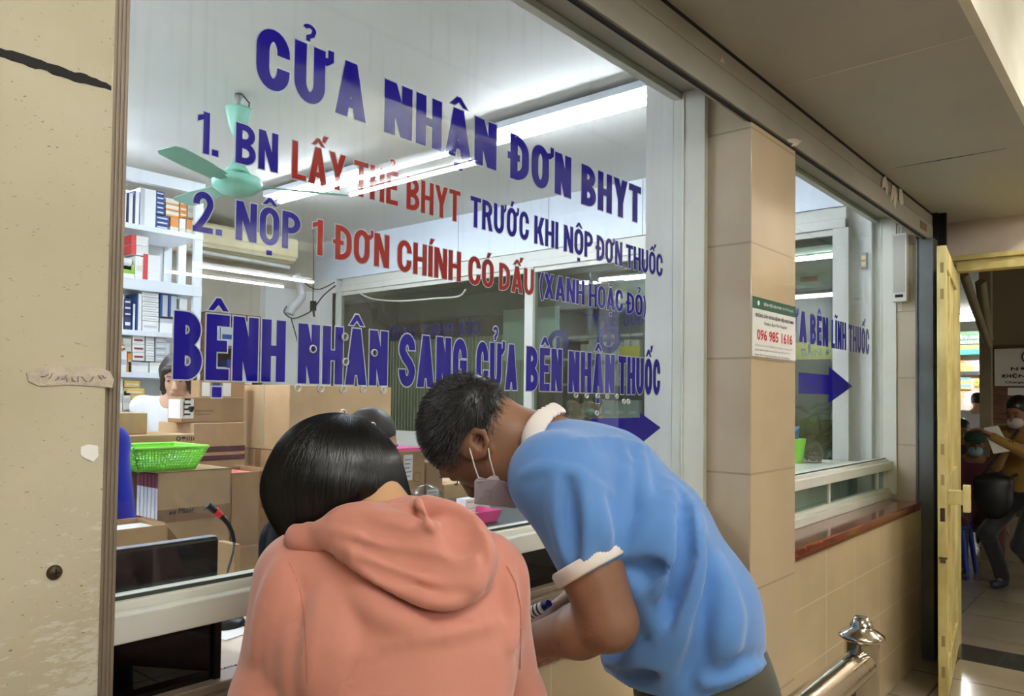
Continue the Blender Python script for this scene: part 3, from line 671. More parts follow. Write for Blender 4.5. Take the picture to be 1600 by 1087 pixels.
# ================= lettering on the glass =================
LY = GY+.0068; RT = (1, 0, -.010); UP = (0, 0, 1)
def line_sign(label, words, depth=.0006, s=.15, group=None, outline=.0028):
    xs = [PY(wd[1], wd[3], GY)[0] for wd in words]
    root = thing('vinyl_lettering', label, 'lettering', (min(xs), LY, EYE+words[0][5]), group)
    for (txt, u0, u1, v, colr, z, h) in words:
        x0 = PY(u0, v, GY)[0]; x1 = PY(u1, v, GY)[0]
        wd = word(MB(), txt, (0, LY, EYE+z), (1, 0, 0), UP, x0, x1, h, s, (0, .0004, 0)).build('word', M['blue_vinyl' if colr == 'b' else 'red_vinyl'], root, label='blue word' if colr == 'b' else 'red word')
        ol = word(MB(), txt, (0, LY+.0006, EYE+z), (1, 0, 0), UP, x0, x1, h, s, (0, .0003, 0), grow=outline).build('white_outline', M['white_vinyl'], root); ol.parent = wd
        ol.location = (0, 0, 0)
    return root
line_sign('large blue heading in capitals across the top of the big window glass',
    [('CỬA', 402, 575, 160, 'b', .628, .126), ('NHẬN', 603, 779, 215, 'b', .623, .126), ('ĐƠN', 797, 895, 290, 'b', .617, .126), ('BHYT', 911, 1004, 335, 'b', .613, .126)], s=.19)
line_sign('upper instruction line in blue and red, just under the big heading',
    [('1.', 311, 344, 240, 'b', .461, .08), ('BN', 371, 437, 250, 'b', .460, .08), ('LẤY', 459, 543, 280, 'r', .458, .08), ('THẺ', 556, 625, 300, 'r', .456, .08), ('BHYT', 638, 722, 335, 'r', .455, .08),
     ('TRƯỚC', 738, 829, 360, 'b', .453, .08), ('KHI', 838, 875, 375, 'b', .451, .08), ('NỘP', 884, 929, 390, 'b', .450, .08), ('ĐƠN', 934, 975, 405, 'b', .448, .08), ('THUỐC', 981, 1038, 420, 'b', .447, .08)], s=.155, outline=.002)
line_sign('lower instruction line in blue and red, ending in brackets at the right',
    [('2.', 304, 350, 362, 'b', .309, .078), ('NỘP', 371, 472, 375, 'b', .307, .078), ('1', 491, 507, 398, 'r', .305, .077), ('ĐƠN', 524, 611, 405, 'r', .303, .077), ('CHÍNH', 624, 723, 425, 'r', .301, .076),
     ('CÓ', 735, 774, 445, 'r', .299, .075), ('DẤU', 783, 837, 455, 'r', .298, .074), ('(XANH', 846, 916, 470, 'b', .296, .074), ('HOẶC', 923, 976, 480, 'b', .294, .073), ('ĐỎ)', 981, 1012, 490, 'b', .292, .073)], s=.155, outline=.002)
line_sign('tallest narrow blue capitals, the lowest text line on the big window glass',
    [('BỆNH', 273, 448, 595, 'b', .028, .127), ('NHÂN', 468, 608, 600, 'b', .026, .127), ('SANG', 626, 732, 603, 'b', .025, .127), ('CỬA', 747, 811, 606, 'b', .023, .127), ('BÊN', 825, 881, 610, 'b', .022, .127),
     ('NHẬN', 891, 963, 612, 'b', .020, .127), ('THUỐC', 969, 1034, 615, 'b', .018, .127)], s=.195)
line_sign('narrow blue capitals on the glass of the farther window, above its arrow',
    [('CỬA', 1221, 1263, 532, 'b', .297, .155), ('BÊN', 1268, 1296, 538, 'b', .296, .155), ('LĨNH', 1301, 1324, 545, 'b', .294, .155), ('THUỐC', 1328, 1360, 550, 'b', .291, .155)], s=.19)
def arrow(label, xs, x1, x2, zc, hs_, hh):
    mb = MB(); o = np.array((0, LY, EYE)); P = lambda x, z: (x, LY, EYE+z)
    mb.prism([P(xs, zc-hs_), P(x1, zc-hs_), P(x1, zc+hs_), P(xs, zc+hs_)], (0, .0005, 0)); mb.prism([P(x1, zc-hh), P(x2, zc), P(x1, zc+hh)], (0, .0005, 0))
    tag(mb.build('arrow_sticker', M['blue_vinyl']), label, 'arrow')
arrow('blue arrow pointing right, low on the big window glass behind the man in blue', 2.05, 2.346, 2.489, -.100, .038, .055)
arrow('blue arrow pointing right on the glass of the farther window', 3.847, 4.291, 4.699, .092, .052, .099)
# ================= corridor things =================
# hotline sign on the pillar
a = PY(1175, 462, 1.143)[0]; sz = [PY(1175.5, 462, 1.14)[2], PY(1175.5, 556, 1.14)[2]]; b = PY(1242, 480, 1.14)[0]
x0, x1, z0, z1 = 2.664, 3.082, sz[1], sz[0]
sg = thing('hotline_sign', 'white hotline sign with green band and red phone number on the tiled pillar', 'sign', (x0, 1.143, z0))
MB().box(x0, x1, 1.139, 1.1428, z0, z1).build('sign_board', M['paper'], sg, .001)
MB().box(x0, x1, 1.138, 1.139, z1-.042, z1).build('green_band', mat('dark_green_print', (30, 92, 72), .4), sg)
H = z1-z0; W_ = x1-x0
mb = MB(); o = lambda fx, z: (x0+fx*W_, 1.1378, z)
mb.lathe([(0, 0), (.009, 0), (.009, .0006), (0, .0006)], (x0+.05, 1.1375, z1-.021), 20, (0, 1, 0))
small(mb, 'BỆNH VIỆN BẠCH MAI', o(.24, z1-.028), (1, 0, 0), UP, W_*.40, .016, .02)
small(mb, 'Bach Mai Hospital', o(.67, z1-.028), (1, 0, 0), UP, W_*.26, .014)
mb.build('white_print', M['paper'], sg)
mb = MB()
small(mb, 'ĐƯỜNG DÂY NÓNG BỆNH VIỆN BẠCH MAI', o(.06, z1-.075), (1, 0, 0), UP, W_*.88, .020, .02)
small(mb, 'Hotline Bach Mai Hospital', o(.25, z1-.100), (1, 0, 0), UP, W_*.52, .016)
mb.build('black_print', M['ink'], sg)
mb = MB(); small(mb, '096 985 1616', o(.09, z1-.155), (1, 0, 0), UP, W_*.82, .040, .02)
mb.build('phone_number', mat('red_print', (215, 36, 44), .5), sg)
mb = MB()
small(mb, 'Giờ hành chính từ thứ 2 đến thứ 6 hàng tuần và các ngày nghỉ lễ', o(.05, z1-.178), (1, 0, 0), UP, W_*.86, .009)
small(mb, 'Người bệnh và người nhà người bệnh gọi để được hỗ trợ', o(.05, z1-.194), (1, 0, 0), UP, W_*.80, .009)
small(mb, 'Bạch Mai Hospital hotline for all patients', o(.05, z1-.214), (1, 0, 0), UP, W_*.78, .010)
small(mb, 'Thank you for your kind cooperation', o(.05, z1-.230), (1, 0, 0), UP, W_*.66, .009)
mb.build('small_print', mat('grey_print', (90, 88, 86), .6), sg)

# white column loudspeaker on the right pilaster (side facing the window)
sp = thing('column_loudspeaker', 'slim white column loudspeaker hung on the pilaster right of the farther window', 'loudspeaker', (5.262, 1.30, 2.05))
c0 = PX(1393, 366, 5.20); c1 = PX(1417, 470, 5.20)
yA, yB = c0[1], c1[1]; zt, zb = c0[2], c1[2]
MB().box(5.195, 5.255, yB, yA, zb, zt).build('cabinet', M['alu'], sp, .004)
mb = MB(); mb.box(5.192, 5.195, yB+.010, yA-.010, zb+.055, zt-.012)
mb.build('grille', mat('light_grey_grille', (186, 184, 176), .6, bump=.4, bscale=400), sp)
MB().box(5.190, 5.195, yB+.02, yA-.022, zb+.025, zb+.042).build('badge', M['black'], sp)
mb = MB(); ym = (yA+yB)/2
for (za, s_) in ((zt, 1), (zb, -1)):
    mb.box(5.225, 5.23, ym-.006, ym-.003, za, za+s_*.05); mb.box(5.225, 5.23, ym+.012, ym+.015, za, za+s_*.05); mb.box(5.225, 5.23, ym-.006, ym+.015, za+s_*.05, za+s_*.056)
mb.box(5.25, 5.262, ym-.01, ym+.02, zb+.1, zt-.1)
mb.build('bracket', M['white_metal'], sp)

# stainless queue rail
hr = thing('queue_rail', 'polished stainless steel queue rail with a capped post in front of the tiled wall', 'railing', (1.60, .46, 0))
pc = Q(1346, 985, 1.5); px_, py_ = pc[0], pc[1]; ztop = Q(1346, 993, 1.5)[2]
MB().tube([(px_, py_, 0), (px_, py_, ztop)], .031, 28).build('post', M['chrome'], hr)
MB().lathe([(0, .035), (.013, .036), (.016, .030), (.018, .027), (.020, .020), (.021, .014), (.034, .008), (.041, .003), (.042, -.002), (.036, -.007), (.030, -.010), (0, -.010)], (px_, py_, ztop), 40).build('post_cap', M['chrome'], hr)
MB().lathe([(0, .012), (.045, .010), (.05, 0), (0, 0)], (px_, py_, 0), 32).build('base_flange', M['chrome'], hr)
zr = ztop-.050
mb = MB(); mb.tube([(px_-.005, py_, zr), (px_-1.35, py_, zr)], .030, 32)
mb.build('top_rail', M['chrome'], hr)
MB().tube([(px_-1.35, py_, 0), (px_-1.35, py_, zr+.02)], .031, 24).build('end_post', M['chrome'], hr)
mb = MB(); mb.tube([(px_, py_, .35), (px_-1.35, py_, .35)], .018, 16); mb.build('lower_rail', M['chrome'], hr)

# left column attachments
def patch(name, pts, Y, m, label, cat):
    mb = MB(); mb.prism([PY(u, v, Y) for u, v in pts], (0, .0012, 0)); return tag(mb.build(name, m), label, cat)
t = patch('masking_tape', [(42, 583), (58, 575), (100, 573), (150, 573), (172, 580), (178, 592), (176, 606), (160, 604), (112, 601), (62, 603), (45, 596)], 1.1355, mat('aged_paper_tape', (196, 184, 164), .6, var=.2, vscale=40, bump=.5, bscale=60),
      'creased strip of paper tape with faded handwriting stuck on the cream column edge', 'tape')
mb = MB()
for (u0, v0, u1, v1) in ((64, 588, 76, 584), (76, 592, 82, 583), (96, 592, 104, 586), (104, 590, 106, 596), (112, 590, 118, 596), (122, 588, 122, 597), (128, 588, 136, 596), (140, 596, 146, 588), (154, 586, 160, 592), (160, 586, 166, 590), (86, 594, 92, 588)):
    mb.tube([PY(u0, v0, 1.1345), PY((u0+u1)/2, (v0+v1)/2+2, 1.1345), PY(u1, v1, 1.1345)], .0005, 5)
h_ = mb.build('handwriting', mat('faded_ink', (110, 96, 120), .8), t)
patch('paper_scrap', [(126, 698), (138, 694), (153, 696), (154, 712), (146, 721), (133, 716), (126, 710)], 1.1355, M['paper'], 'small torn white paper scrap on the cream column', 'paper')
scr = thing('wall_screw', 'dark rusty screw head in the lower part of the cream column', 'screw', tuple(PY(85, 894, 1.137)))
c = PY(85, 894, 1.137)
mt_rust = mat('rusty_steel', (84, 66, 46), .5, .5, var=.4, vscale=90)
MB().lathe([(0, -.006), (.006, -.005), (.0095, -.002), (.010, 0), (0, 0)], c, 24, (0, 1, 0)).build('head', mt_rust, scr)
MB().box(c[0]-.005, c[0]+.005, c[1]-.0068, c[1]-.005, c[2]-.0008, c[2]+.0008).box(c[0]-.0008, c[0]+.0008, c[1]-.0068, c[1]-.005, c[2]-.005, c[2]+.005).build('slot', M['dark'], scr)

# paper-tape scraps on the shutter housing
mt_scrap = mat('pale_torn_tape', (205, 196, 178), .7)
def scrap(pts, label, Y=1.126):
    return patch('tape_scrap', pts, Y, mt_scrap, label, 'tape')
scrap([(1128, 88), (1132, 96), (1134, 99), (1125, 96)], 'tiny triangular tape scrap on the shutter housing near the big window')
scrap([(1230, 218), (1242, 216), (1253, 220), (1246, 227), (1236, 229), (1240, 223), (1232, 222)], 'curled tape end under the shutter housing edge above the pillar')
k = 0
for pts, lb in (([(1379, 280), (1384, 274), (1388, 292), (1386, 306), (1383, 292), (1378, 294)], 'left piece of the torn tape cluster on the shutter housing'),
                ([(1394, 289), (1398, 290), (1402, 306), (1399, 328), (1396, 318), (1397, 308), (1391, 316)], 'middle and longest piece of the torn tape cluster on the shutter housing'),
                ([(1405, 294), (1410, 296), (1412, 318), (1408, 321), (1405, 312)], 'right piece of the torn tape cluster on the shutter housing')):
    scrap(pts, lb)
tag(patch('maker_plate', [(1438, 344), (1448, 350), (1448, 362), (1438, 356)], 1.126, mat('brown_plate', (120, 92, 70), .5), None, None), 'small brown label plate at the far end of the shutter housing', 'label')

# corridor twin tube battens: mirrored ones, plus out-of-view ones added for even light
def batten(name, label, p0, p1, n=2, gap=.07, strength=10, colr=(252, 252, 248), group=None, house=True):
    p0, p1 = np.array(p0, float), np.array(p1, float); root = thing(name, label, 'lamp', tuple((p0+p1)/2), group)
    d = _n(p1-p0); s_ = np.array((-d[1], d[0], 0)); em = bpy.data.materials.get('tube_%d_%d' % (strength, colr[2])) or emit('tube_%d_%d' % (strength, colr[2]), colr, strength)
    if house:
        mb = MB(); w_ = .03 if n == 1 else (.10 if name == 'ceiling_lamp' and gap < .2 else gap*.42)
        q = [p0+s_*w_, p1+s_*w_, p1-s_*w_, p0-s_*w_]; mb.prism([a_+np.array((0, 0, .018)) for a_ in q], (0, 0, .04)); mb.build('housing', M['white_panel'], root)
    for i in range(n):
        off = s_*(i-(n-1)/2)*gap
        MB().tube([p0+off, p1+off], .0145, 8).build('tube', em, root)
        if house:
            for e in (p0, p1):
                MB().tube([e+off-d*.012, e+off+d*.012], .017, 8).build('end_cap', M['white_panel'], root)
    return root
batten('fluorescent_lamp', 'twin-tube corridor ceiling lamp mirrored in the upper big window glass', (3.17, -.26, 2.92), (3.17, -1.45, 2.92), 2, .22, OUT_TUBE)
batten('fluorescent_lamp', 'twin-tube corridor lamp mirrored as two long lines left of the drug shelves', (3.84, -5.0, 2.85), (5.30, -5.0, 2.85), 2, .60, OUT_TUBE)
batten('fluorescent_lamp', 'added corridor lamp directly behind the visitor, out of view', (.75, -.5, 2.98), (-.35, -.5, 2.98), 2, .1, OUT_TUBE)  # unseen lamp added to light the left column and the people
batten('fluorescent_lamp', 'added corridor lamp far left behind the cream column, out of view', (-.4, -2.4, 2.98), (-1.6, -2.4, 2.98), 2, .1, OUT_TUBE)  # unseen lamp added as fill from the left

batten('fluorescent_lamp', 'added corridor lamp far behind the visitor, out of view', (.3, -4.2, 2.98), (-.9, -4.2, 2.98), 2, .1, OUT_TUBE)  # unseen lamp added to even out the corridor light
batten('fluorescent_lamp', 'added corridor lamp near the yellow door, out of view', (4.45, -.25, 3.2), (5.45, -.25, 3.2), 2, .1, OUT_TUBE)  # unseen lamp added to brighten the far end, kept out of the reflections
batten('fluorescent_lamp', 'added lamp in the far hall corner, out of view', (-3.0, -6.0, 2.98), (-3.0, -7.2, 2.98), 2, .1, OUT_TUBE)  # unseen lamp added for more even hall light
# end wall with the doorway
endm = mat('pale_pink_wall_paint', (206, 190, 176), .7, var=.14, vscale=3)
mb = MB(); mb.box(5.74, 5.94, -8, -1.2, 0, 3.35).box(5.74, 5.94, -1.2, 1.095, 2.49, 3.35).box(5.74, 5.94, 1.095, 1.6, 0, 3.35)
struct('wall_right', mb, endm)
M['yellow'] = mat('chipped_yellow_paint', (222, 206, 140), .5, col2=(190, 170, 104), vscale=7, bump=.2, bscale=25, stretch=(1, 1, .5))
struct('floor_threshold', MB().box(5.40, 5.74, -1.2, 1.2, -.05, .004), tiles('dark_threshold_stone', (66, 66, 58), (90, 88, 80), .4, .4, horiz='f', var=.2, rough=.2))
dr = thing('door_1', None, None, (5.62, 1.09, 0)); dr['kind'] = 'structure'
fr = MB(); fr.box(5.66, 5.76, -1.2, 1.09, 2.40, 2.45).box(5.68, 5.76, -1.2, 1.09, 2.45, 2.47).box(5.64, 5.76, -1.2, 1.09, 2.47, 2.50).box(5.66, 5.76, 1.05, 1.10, 0, 2.45).box(5.66, 5.76, -1.2, -1.15, 0, 2.45)
fr.build('door_frame', M['yellow'], dr, .003)
A_, B_ = np.array((4.585, .945)), np.array((5.62, 1.085)); dd = (B_-A_)/np.linalg.norm(B_-A_); nn = np.array((dd[1], -dd[0]))
def leafbox(mb, t0, t1, o0, o1, z0, z1):
    c = [A_+dd*t0+nn*o0, A_+dd*t1+nn*o0, A_+dd*t1+nn*o1, A_+dd*t0+nn*o1]
    mb.prism([(p[0], p[1], z0) for p in c], (0, 0, z1-z0)); return mb
Lw = np.linalg.norm(B_-A_)
mb = MB(); leafbox(mb, 0, .07, 0, .045, .01, 2.385); leafbox(mb, Lw-.07, Lw, 0, .045, .01, 2.385)
for (za, zb_) in ((.01, .18), (1.0, 1.16), (2.27, 2.385)): leafbox(mb, .07, Lw-.07, 0, .045, za, zb_)
leafbox(mb, .07, Lw-.07, .012, .030, .1, 2.3); leafbox(mb, .20, .24, .03, .05, .2, 2.25)
leaf = mb.build('door_leaf', M['yellow'], dr, .003)
mb = MB(); leafbox(mb, .015, .055, .045, .13, 1.02, 1.095); leafbox(mb, .005, .065, .115, .150, .985, 1.125)
mb.build('latch_block', M['yellow'], leaf, .004)
mb = MB(); leafbox(mb, -.002, 0, .012, .034, .93, 1.00); mb.build('strike_plate', mt_rust, leaf)
mb = MB(); leafbox(mb, -.010, 0, .012, .038, .715, .735); leafbox(mb, -.006, 0, .005, .045, .735, .745); mb.build('bolt', M['chrome'], leaf)
for za in (2.24, 2.10, .28, .12, 1.12, 1.28):
    mb = MB(); leafbox(mb, -.001, 0, .016, .032, za, za+.055); mb.build('mortise_slot', mat('mortise_shadow', (150, 134, 84), .8), leaf)
# ================= dispensary room =================
XP = 5.10; ZC = 3.23; YB = 7.20
struct('floor_inside', MB().box(.15, XP, 1.40, YB, -.1, 0), M['tile_floor_in'])
struct('ceiling_inside', MB().box(.15, XP+.1, 1.42, YB+.1, ZC, ZC+.1), M['ceil_in'])
struct('wall_back', MB().box(.15, XP+.1, YB, YB+.1, 0, ZC), mat('cream_back_wall', (196, 188, 168), .7, var=.18, vscale=1.5))
struct('wall_inner_left', MB().box(.05, .15, 1.42, YB, 0, ZC), M['white_wall'])
struct('wall_front_inside', MB().box(.15, XP+.1, 1.41, 1.46, 2.80, ZC).box(.15, .50, 1.42, 1.46, 0, 2.8).box(.50, 5.25, 1.405, 1.45, 0, .919), M['white_wall'])
struct('wall_inner_pier', MB().box(2.63+.03, 3.09, 1.55, 1.56, .92, 2.8).box(2.632, 2.66, 1.442, 1.56, .92, 2.799).box(5.20, 5.262, 1.442, 1.60, .92, 2.799), M['white_wall'])
# right-hand partition: white fascia above, glazed screen below
M['fascia'] = mat('white_laminate_fascia', (206, 214, 224), .45)
fs = struct('wall_partition_fascia', MB().box(XP, XP+.10, 1.57, YB, 2.80, ZC), M['fascia'])
mb = MB()
for y in (2.22, 3.05, 3.95, 5.0): mb.box(XP-.001, XP+.002, y-.003, y+.003, 2.80, ZC)
mb.build('panel_joint', mat('grey_joint', (130, 134, 138), .7), fs)
part_frame = MB()
part_frame.box(XP+.02, XP+.08, 1.57, 6.75, 2.62, 2.80).box(XP, XP+.05, 1.57, 6.75, 2.66, 2.72)
ym1 = PX(825, 560, XP)[1]; ym0 = PX(524, 500, XP)[1]
for y, w_ in ((ym0, .06), (ym1, .045), (1.60, .05), (4.6, 0)):
    if w_: part_frame.box(XP, XP+.07, y-w_, y+w_, .9, 2.66)
part_frame.box(XP, XP+.07, ym1, 6.75, 1.07, 1.22).box(XP, XP+.07, 1.57, ym1, .92, 1.02)
scr_ = thing('window_3', None, None, (XP, 4, .9)); scr_['kind'] = 'structure'
part_frame.build('window_frame', mat('grey_white_frame', (196, 196, 186), .5), scr_, .003)
MB().box(XP+.03, XP+.036, 1.6, ym1, 1.0, 2.64).box(XP+.03, XP+.036, ym1, ym0, 1.2, 2.64).build('glass_pane', M['glass_in'], scr_)
struct('wall_partition_base', MB().box(XP, XP+.07, 1.57, YB, 0, .92).box(XP, XP+.09, ym0, YB, .9, 2.8), M['white_wall'])
# mirrored lettering seen from behind on the partition glass
def back_sign(label, ws):
    root = thing('vinyl_lettering', label, 'lettering', (XP+.045, 4, 2.1))
    for (t, u0, u1, v, h) in ws:
        y0 = PX(u0, v, XP+.04)[1]; y1 = PX(u1, v, XP+.04)[1]; z = PX((u0+u1)/2, v, XP+.04)[2]
        word(MB(), t, (XP+.037, 0, z), (0, 1, 0), UP, min(y0, y1), max(y0, y1), h, .15, (.0008, 0, 0)).build('word', M['blue_vinyl'], root)
    return root
# seen from inside, the writing meant for the far side runs from right to left
back_sign('faint blue mirrored lettering on the partition glass left of the mullion', [('CỬA', 750, 716, 523, .12), ('PHÁT', 708, 660, 526, .12), ('THUỐC', 652, 600, 530, .12)])
back_sign('faint blue mirrored lettering on the partition glass right of the mullion', [('BHYT', 966, 912, 512, .115), ('THUỐC', 1028, 974, 508, .115)])
for (u, v, lb) in ((872, 536, 'left blue round emblem sticker on the partition glass behind the lettering'), (951, 530, 'right blue round emblem sticker on the partition glass behind the lettering')):
    c = PX(u, v, XP+.04); r = .11
    root = thing('emblem_sticker', lb, 'sticker', tuple(c))
    MB().lathe([(r*.55, 0), (r, 0), (r, .0008), (r*.55, .0008), (r*.55, 0)], c, 30, (1, 0, 0)).build('ring', M['blue_vinyl'], root)
    MB().box(c[0], c[0]+.0008, c[1]-.02, c[1]+.02, c[2]-.05, c[2]+.05).build('figure_mark', M['blue_vinyl'], root)

# ---------- ceiling lamps ----------
xL = 3.55
batten('ceiling_lamp', 'bright twin-tube ceiling lamp nearest the big window, ending at the white pier', (xL, 2.05, ZC-.085), (xL, 3.25, ZC-.085), 2, .11, IN_TUBE, (236, 242, 255), 'dispensary ceiling lamps')
batten('ceiling_lamp', 'bright twin-tube ceiling lamp farther back, beside the green ceiling fan', (xL, 4.40, ZC-.085), (xL, 5.60, ZC-.085), 2, .11, IN_TUBE, (236, 242, 255), 'dispensary ceiling lamps')
batten('ceiling_lamp', 'added lamp brightening the room, hidden behind the cream column', (.6, 3.0, 2.85), (.6, 4.4, 2.85), 2, .11, IN_TUBE, (236, 242, 255), 'dispensary ceiling lamps')  # hidden lamp added to brighten the room without ceiling glare
batten('ceiling_lamp', 'added lamp at the far left, hidden behind the cream column', (1.5, 5.0, ZC-.085), (1.5, 6.2, ZC-.085), 2, .11, IN_TUBE, (236, 242, 255), 'dispensary ceiling lamps')  # hidden lamp added to help light the back of the room

# ---------- green ceiling fan ----------
M['mint'] = mat('mint_green_enamel', (130, 196, 172), .35)
fx, fy = 2.27, 3.95
fan = thing('ceiling_fan', 'mint green ceiling fan with three blades under the dispensary ceiling', 'ceiling fan', (fx, fy, ZC))
MB().lathe([(0, -.004), (.022, -.004), (.022, -.02), (.010, -.045), (.010, -.09), (0, -.09)], (fx, fy, ZC), 20).build('hook', mat('fan_hook_metal', (120, 120, 116), .4, .7), fan)
MB().tube([(fx+.02, fy, ZC), (fx+.06, fy-.01, ZC-.04), (fx+.05, fy-.01, ZC-.10), (fx+.02, fy, ZC-.12)], .004, 8).build('cable', M['black'], fan)
MB().lathe([(0, -.085), (.070, -.085), (.068, -.10), (.050, -.18), (.030, -.235), (.018, -.25), (0, -.25)], (fx, fy, ZC), 32).build('canopy', M['mint'], fan)
MB().tube([(fx, fy, ZC-.22), (fx, fy, ZC-.46)], .012, 16).build('down_rod', M['mint'], fan)
MB().lathe([(.012, -.36), (.022, -.365), (.035, -.40), (.060, -.43), (.070, -.445), (.012, -.447)], (fx, fy, ZC), 32).build('lower_bell', M['mint'], fan)
MB().lathe([(0, -.455), (.08, -.460), (.125, -.475), (.135, -.50), (.130, -.53), (.09, -.56), (.05, -.575), (0, -.58)], (fx, fy, ZC), 40).build('motor', M['mint'], fan)
for k in range(3):
    a = math.radians(90+120*k); d = np.array((math.cos(a), math.sin(a), 0)); s_ = np.array((-d[1], d[0], .18)); s_ = _n(s_); c0 = np.array((fx, fy, ZC-.515))
    mb = MB(); mb.prism([c0+d*.12+s_*.02, c0+d*.20+s_*.035, c0+d*.20-s_*.035, c0+d*.12-s_*.02], (0, 0, .006)); arm_ = mb.build('blade_iron', M['mint'], fan)
    mb = MB(); mb.prism([c0+d*.18+s_*.055, c0+d*.40+s_*.068, c0+d*.60+s_*.066, c0+d*.64+s_*.045, c0+d*.64-s_*.045, c0+d*.60-s_*.066, c0+d*.40-s_*.068, c0+d*.18-s_*.055], (0, 0, .003)); mb.build('blade', M['mint'], fan, .001)

# ---------- air conditioner and its pipes ----------
ac_y = 6.95; p0 = PY(303, 342, ac_y-.2); p1 = PY(466, 412, ac_y-.2)
ax0, ax1, az1, az0 = p0[0], p1[0], p0[2], PY(466, 411, ac_y-.2)[2]
ac = thing('air_conditioner', 'cream wall-mounted air conditioner above the stacked cartons at the back', 'air conditioner', ((ax0+ax1)/2, ac_y, az0))
mb = MB(); mb.prism([(ax0, YB, az1), (ax0, ac_y-.17, az1), (ax0, ac_y-.2, az1-.03), (ax0, ac_y-.2, az0+.06), (ax0, ac_y-.12, az0), (ax0, YB, az0)], (ax1-ax0, 0, 0))
mb.build('casing', mat('yellowed_ac_plastic', (236, 224, 180), .4), ac, .01)
mb = MB(); mb.box(ax0+.03, ax1-.03, ac_y-.195, ac_y-.14, az0+.012, az0+.040); mb.build('air_outlet', mat('ac_louvre', (214, 204, 168), .5), ac)
mb = MB()
for k in range(3): mb.box(ax0+.45, ax1-.3, ac_y-.203, ac_y-.20, az0+.115+k*.006, az0+.117+k*.006)
mb.build('trim_line', mat('ac_trim', (190, 182, 150), .5), ac)
pp0, pp1 = PY(292, 389, 6.8), PY(452, 418, 6.8)
tag(MB().tube([pp0, pp1], .018, 12).build('conduit', mat('pale_conduit', (222, 226, 222), .4)), 'pale straight conduit tube running just beneath the air conditioner', 'pipe')
hz = [PY(u, v, 6.75) for u, v in ((462, 428), (470, 445), (472, 462), (464, 474), (455, 482), (452, 492))]
mb = MB(); pts = []; rad = []
for i in range(len(hz)-1):
    for j in range(8): t = j/8; pts.append(hz[i]*(1-t)+hz[i+1]*t); rad.append(.042+.004*((j % 2)*2-1))
mb.tube(pts, rad, 16)
tag(mb.build('drain_hose', mat('grey_corrugated_hose', (186, 186, 184), .5)), 'grey corrugated hose hanging from the right end of the air conditioner', 'hose')
cm = mat('dark_cable', (48, 46, 46), .6)
def cable(uvs, Y, r, label, m=None):
    P = [PY(u, v, Y) if Y < 9 else PX(u, v, XP+.03) for u, v in uvs]; out = []
    for i in range(len(P)-1):
        a = P[max(i-1, 0)]; b = P[i]; c = P[i+1]; d = P[min(i+2, len(P)-1)]
        for j in range(6):
            t = j/6; out.append(.5*((2*b)+(-a+c)*t+(2*a-5*b+4*c-d)*t*t+(-a+3*b-3*c+d)*t**3))
    out.append(P[-1]); return tag(MB().tube(out, r, 6).build('cable', m or cm), label, 'cable')
cable([(448, 478), (444, 488), (456, 497), (470, 494), (488, 484), (505, 462), (524, 446)], 6.7, .007, 'dark cable looping below the corrugated hose towards the partition corner')
cable([(466, 430), (480, 445), (498, 452), (523, 441)], 6.72, .006, 'dark cable sagging from the hose top to the partition corner')
cable([(489, 350), (490, 400), (489, 470)], 6.6, .005, 'thin dark cable hanging straight down beside the partition corner')
cable([(455, 498), (464, 530), (470, 560)], 6.7, .006, 'thin cable dropping below the drain hose to the cartons')
pl = PY(490, 478, 6.7)
tag(MB().box(pl[0]-.03, pl[0]+.02, pl[1]-.02, pl[1]+.02, pl[2]-.05, pl[2]+.05).tube([pl+np.array((0, 0, -.05)), pl+np.array((0.01, 0, -.11))], .012, 8).build('plug_socket', M['black']), 'small black plug hanging on the cable beside the partition corner', 'plug')
cable([(553, 452), (580, 466), (625, 470), (680, 466), (716, 463), (728, 452)], 9.5, .009, 'pale cable sagging behind the partition glass', mat('pale_cable', (186, 186, 176), .6))
# white pier on the back wall and wooden shelving beside it
x0 = PY(414, 500, YB-.1)[0]; x1 = PY(449, 500, YB-.1)[0]
struct('wall_back_pier', MB().box(x0, x1+.6, YB-.1, YB, 0, PY(430, 448, YB-.1)[2]), M['white_wall'])
M['wood'] = mat('brown_wood', (122, 84, 58), .5, col2=(96, 62, 42), vscale=5, stretch=(1, 1, 8))
wx0, wx1 = PY(318, 500, 6.7)[0], PY(412, 500, 6.7)[0]
ws_ = thing('wooden_shelf', 'brown wooden shelf unit standing at the back wall under the air conditioner', 'shelf', ((wx0+wx1)/2, 6.9, 0))
mb = MB(); mb.box(wx0, wx0+.03, 6.7, YB, 0, 2.3).box(wx1-.03, wx1, 6.7, YB, 0, 2.3).box(wx0, wx1, YB-.03, YB, 0, 2.3); mb.build('side_panels', M['wood'], ws_)
wz = []
for z in (.3, .75, 1.2, 1.62, 1.98, 2.28): MB().box(wx0+.03, wx1-.03, 6.7, YB-.03, z, z+.03).build('shelf_board', M['wood'], ws_); wz.append(z+.03)

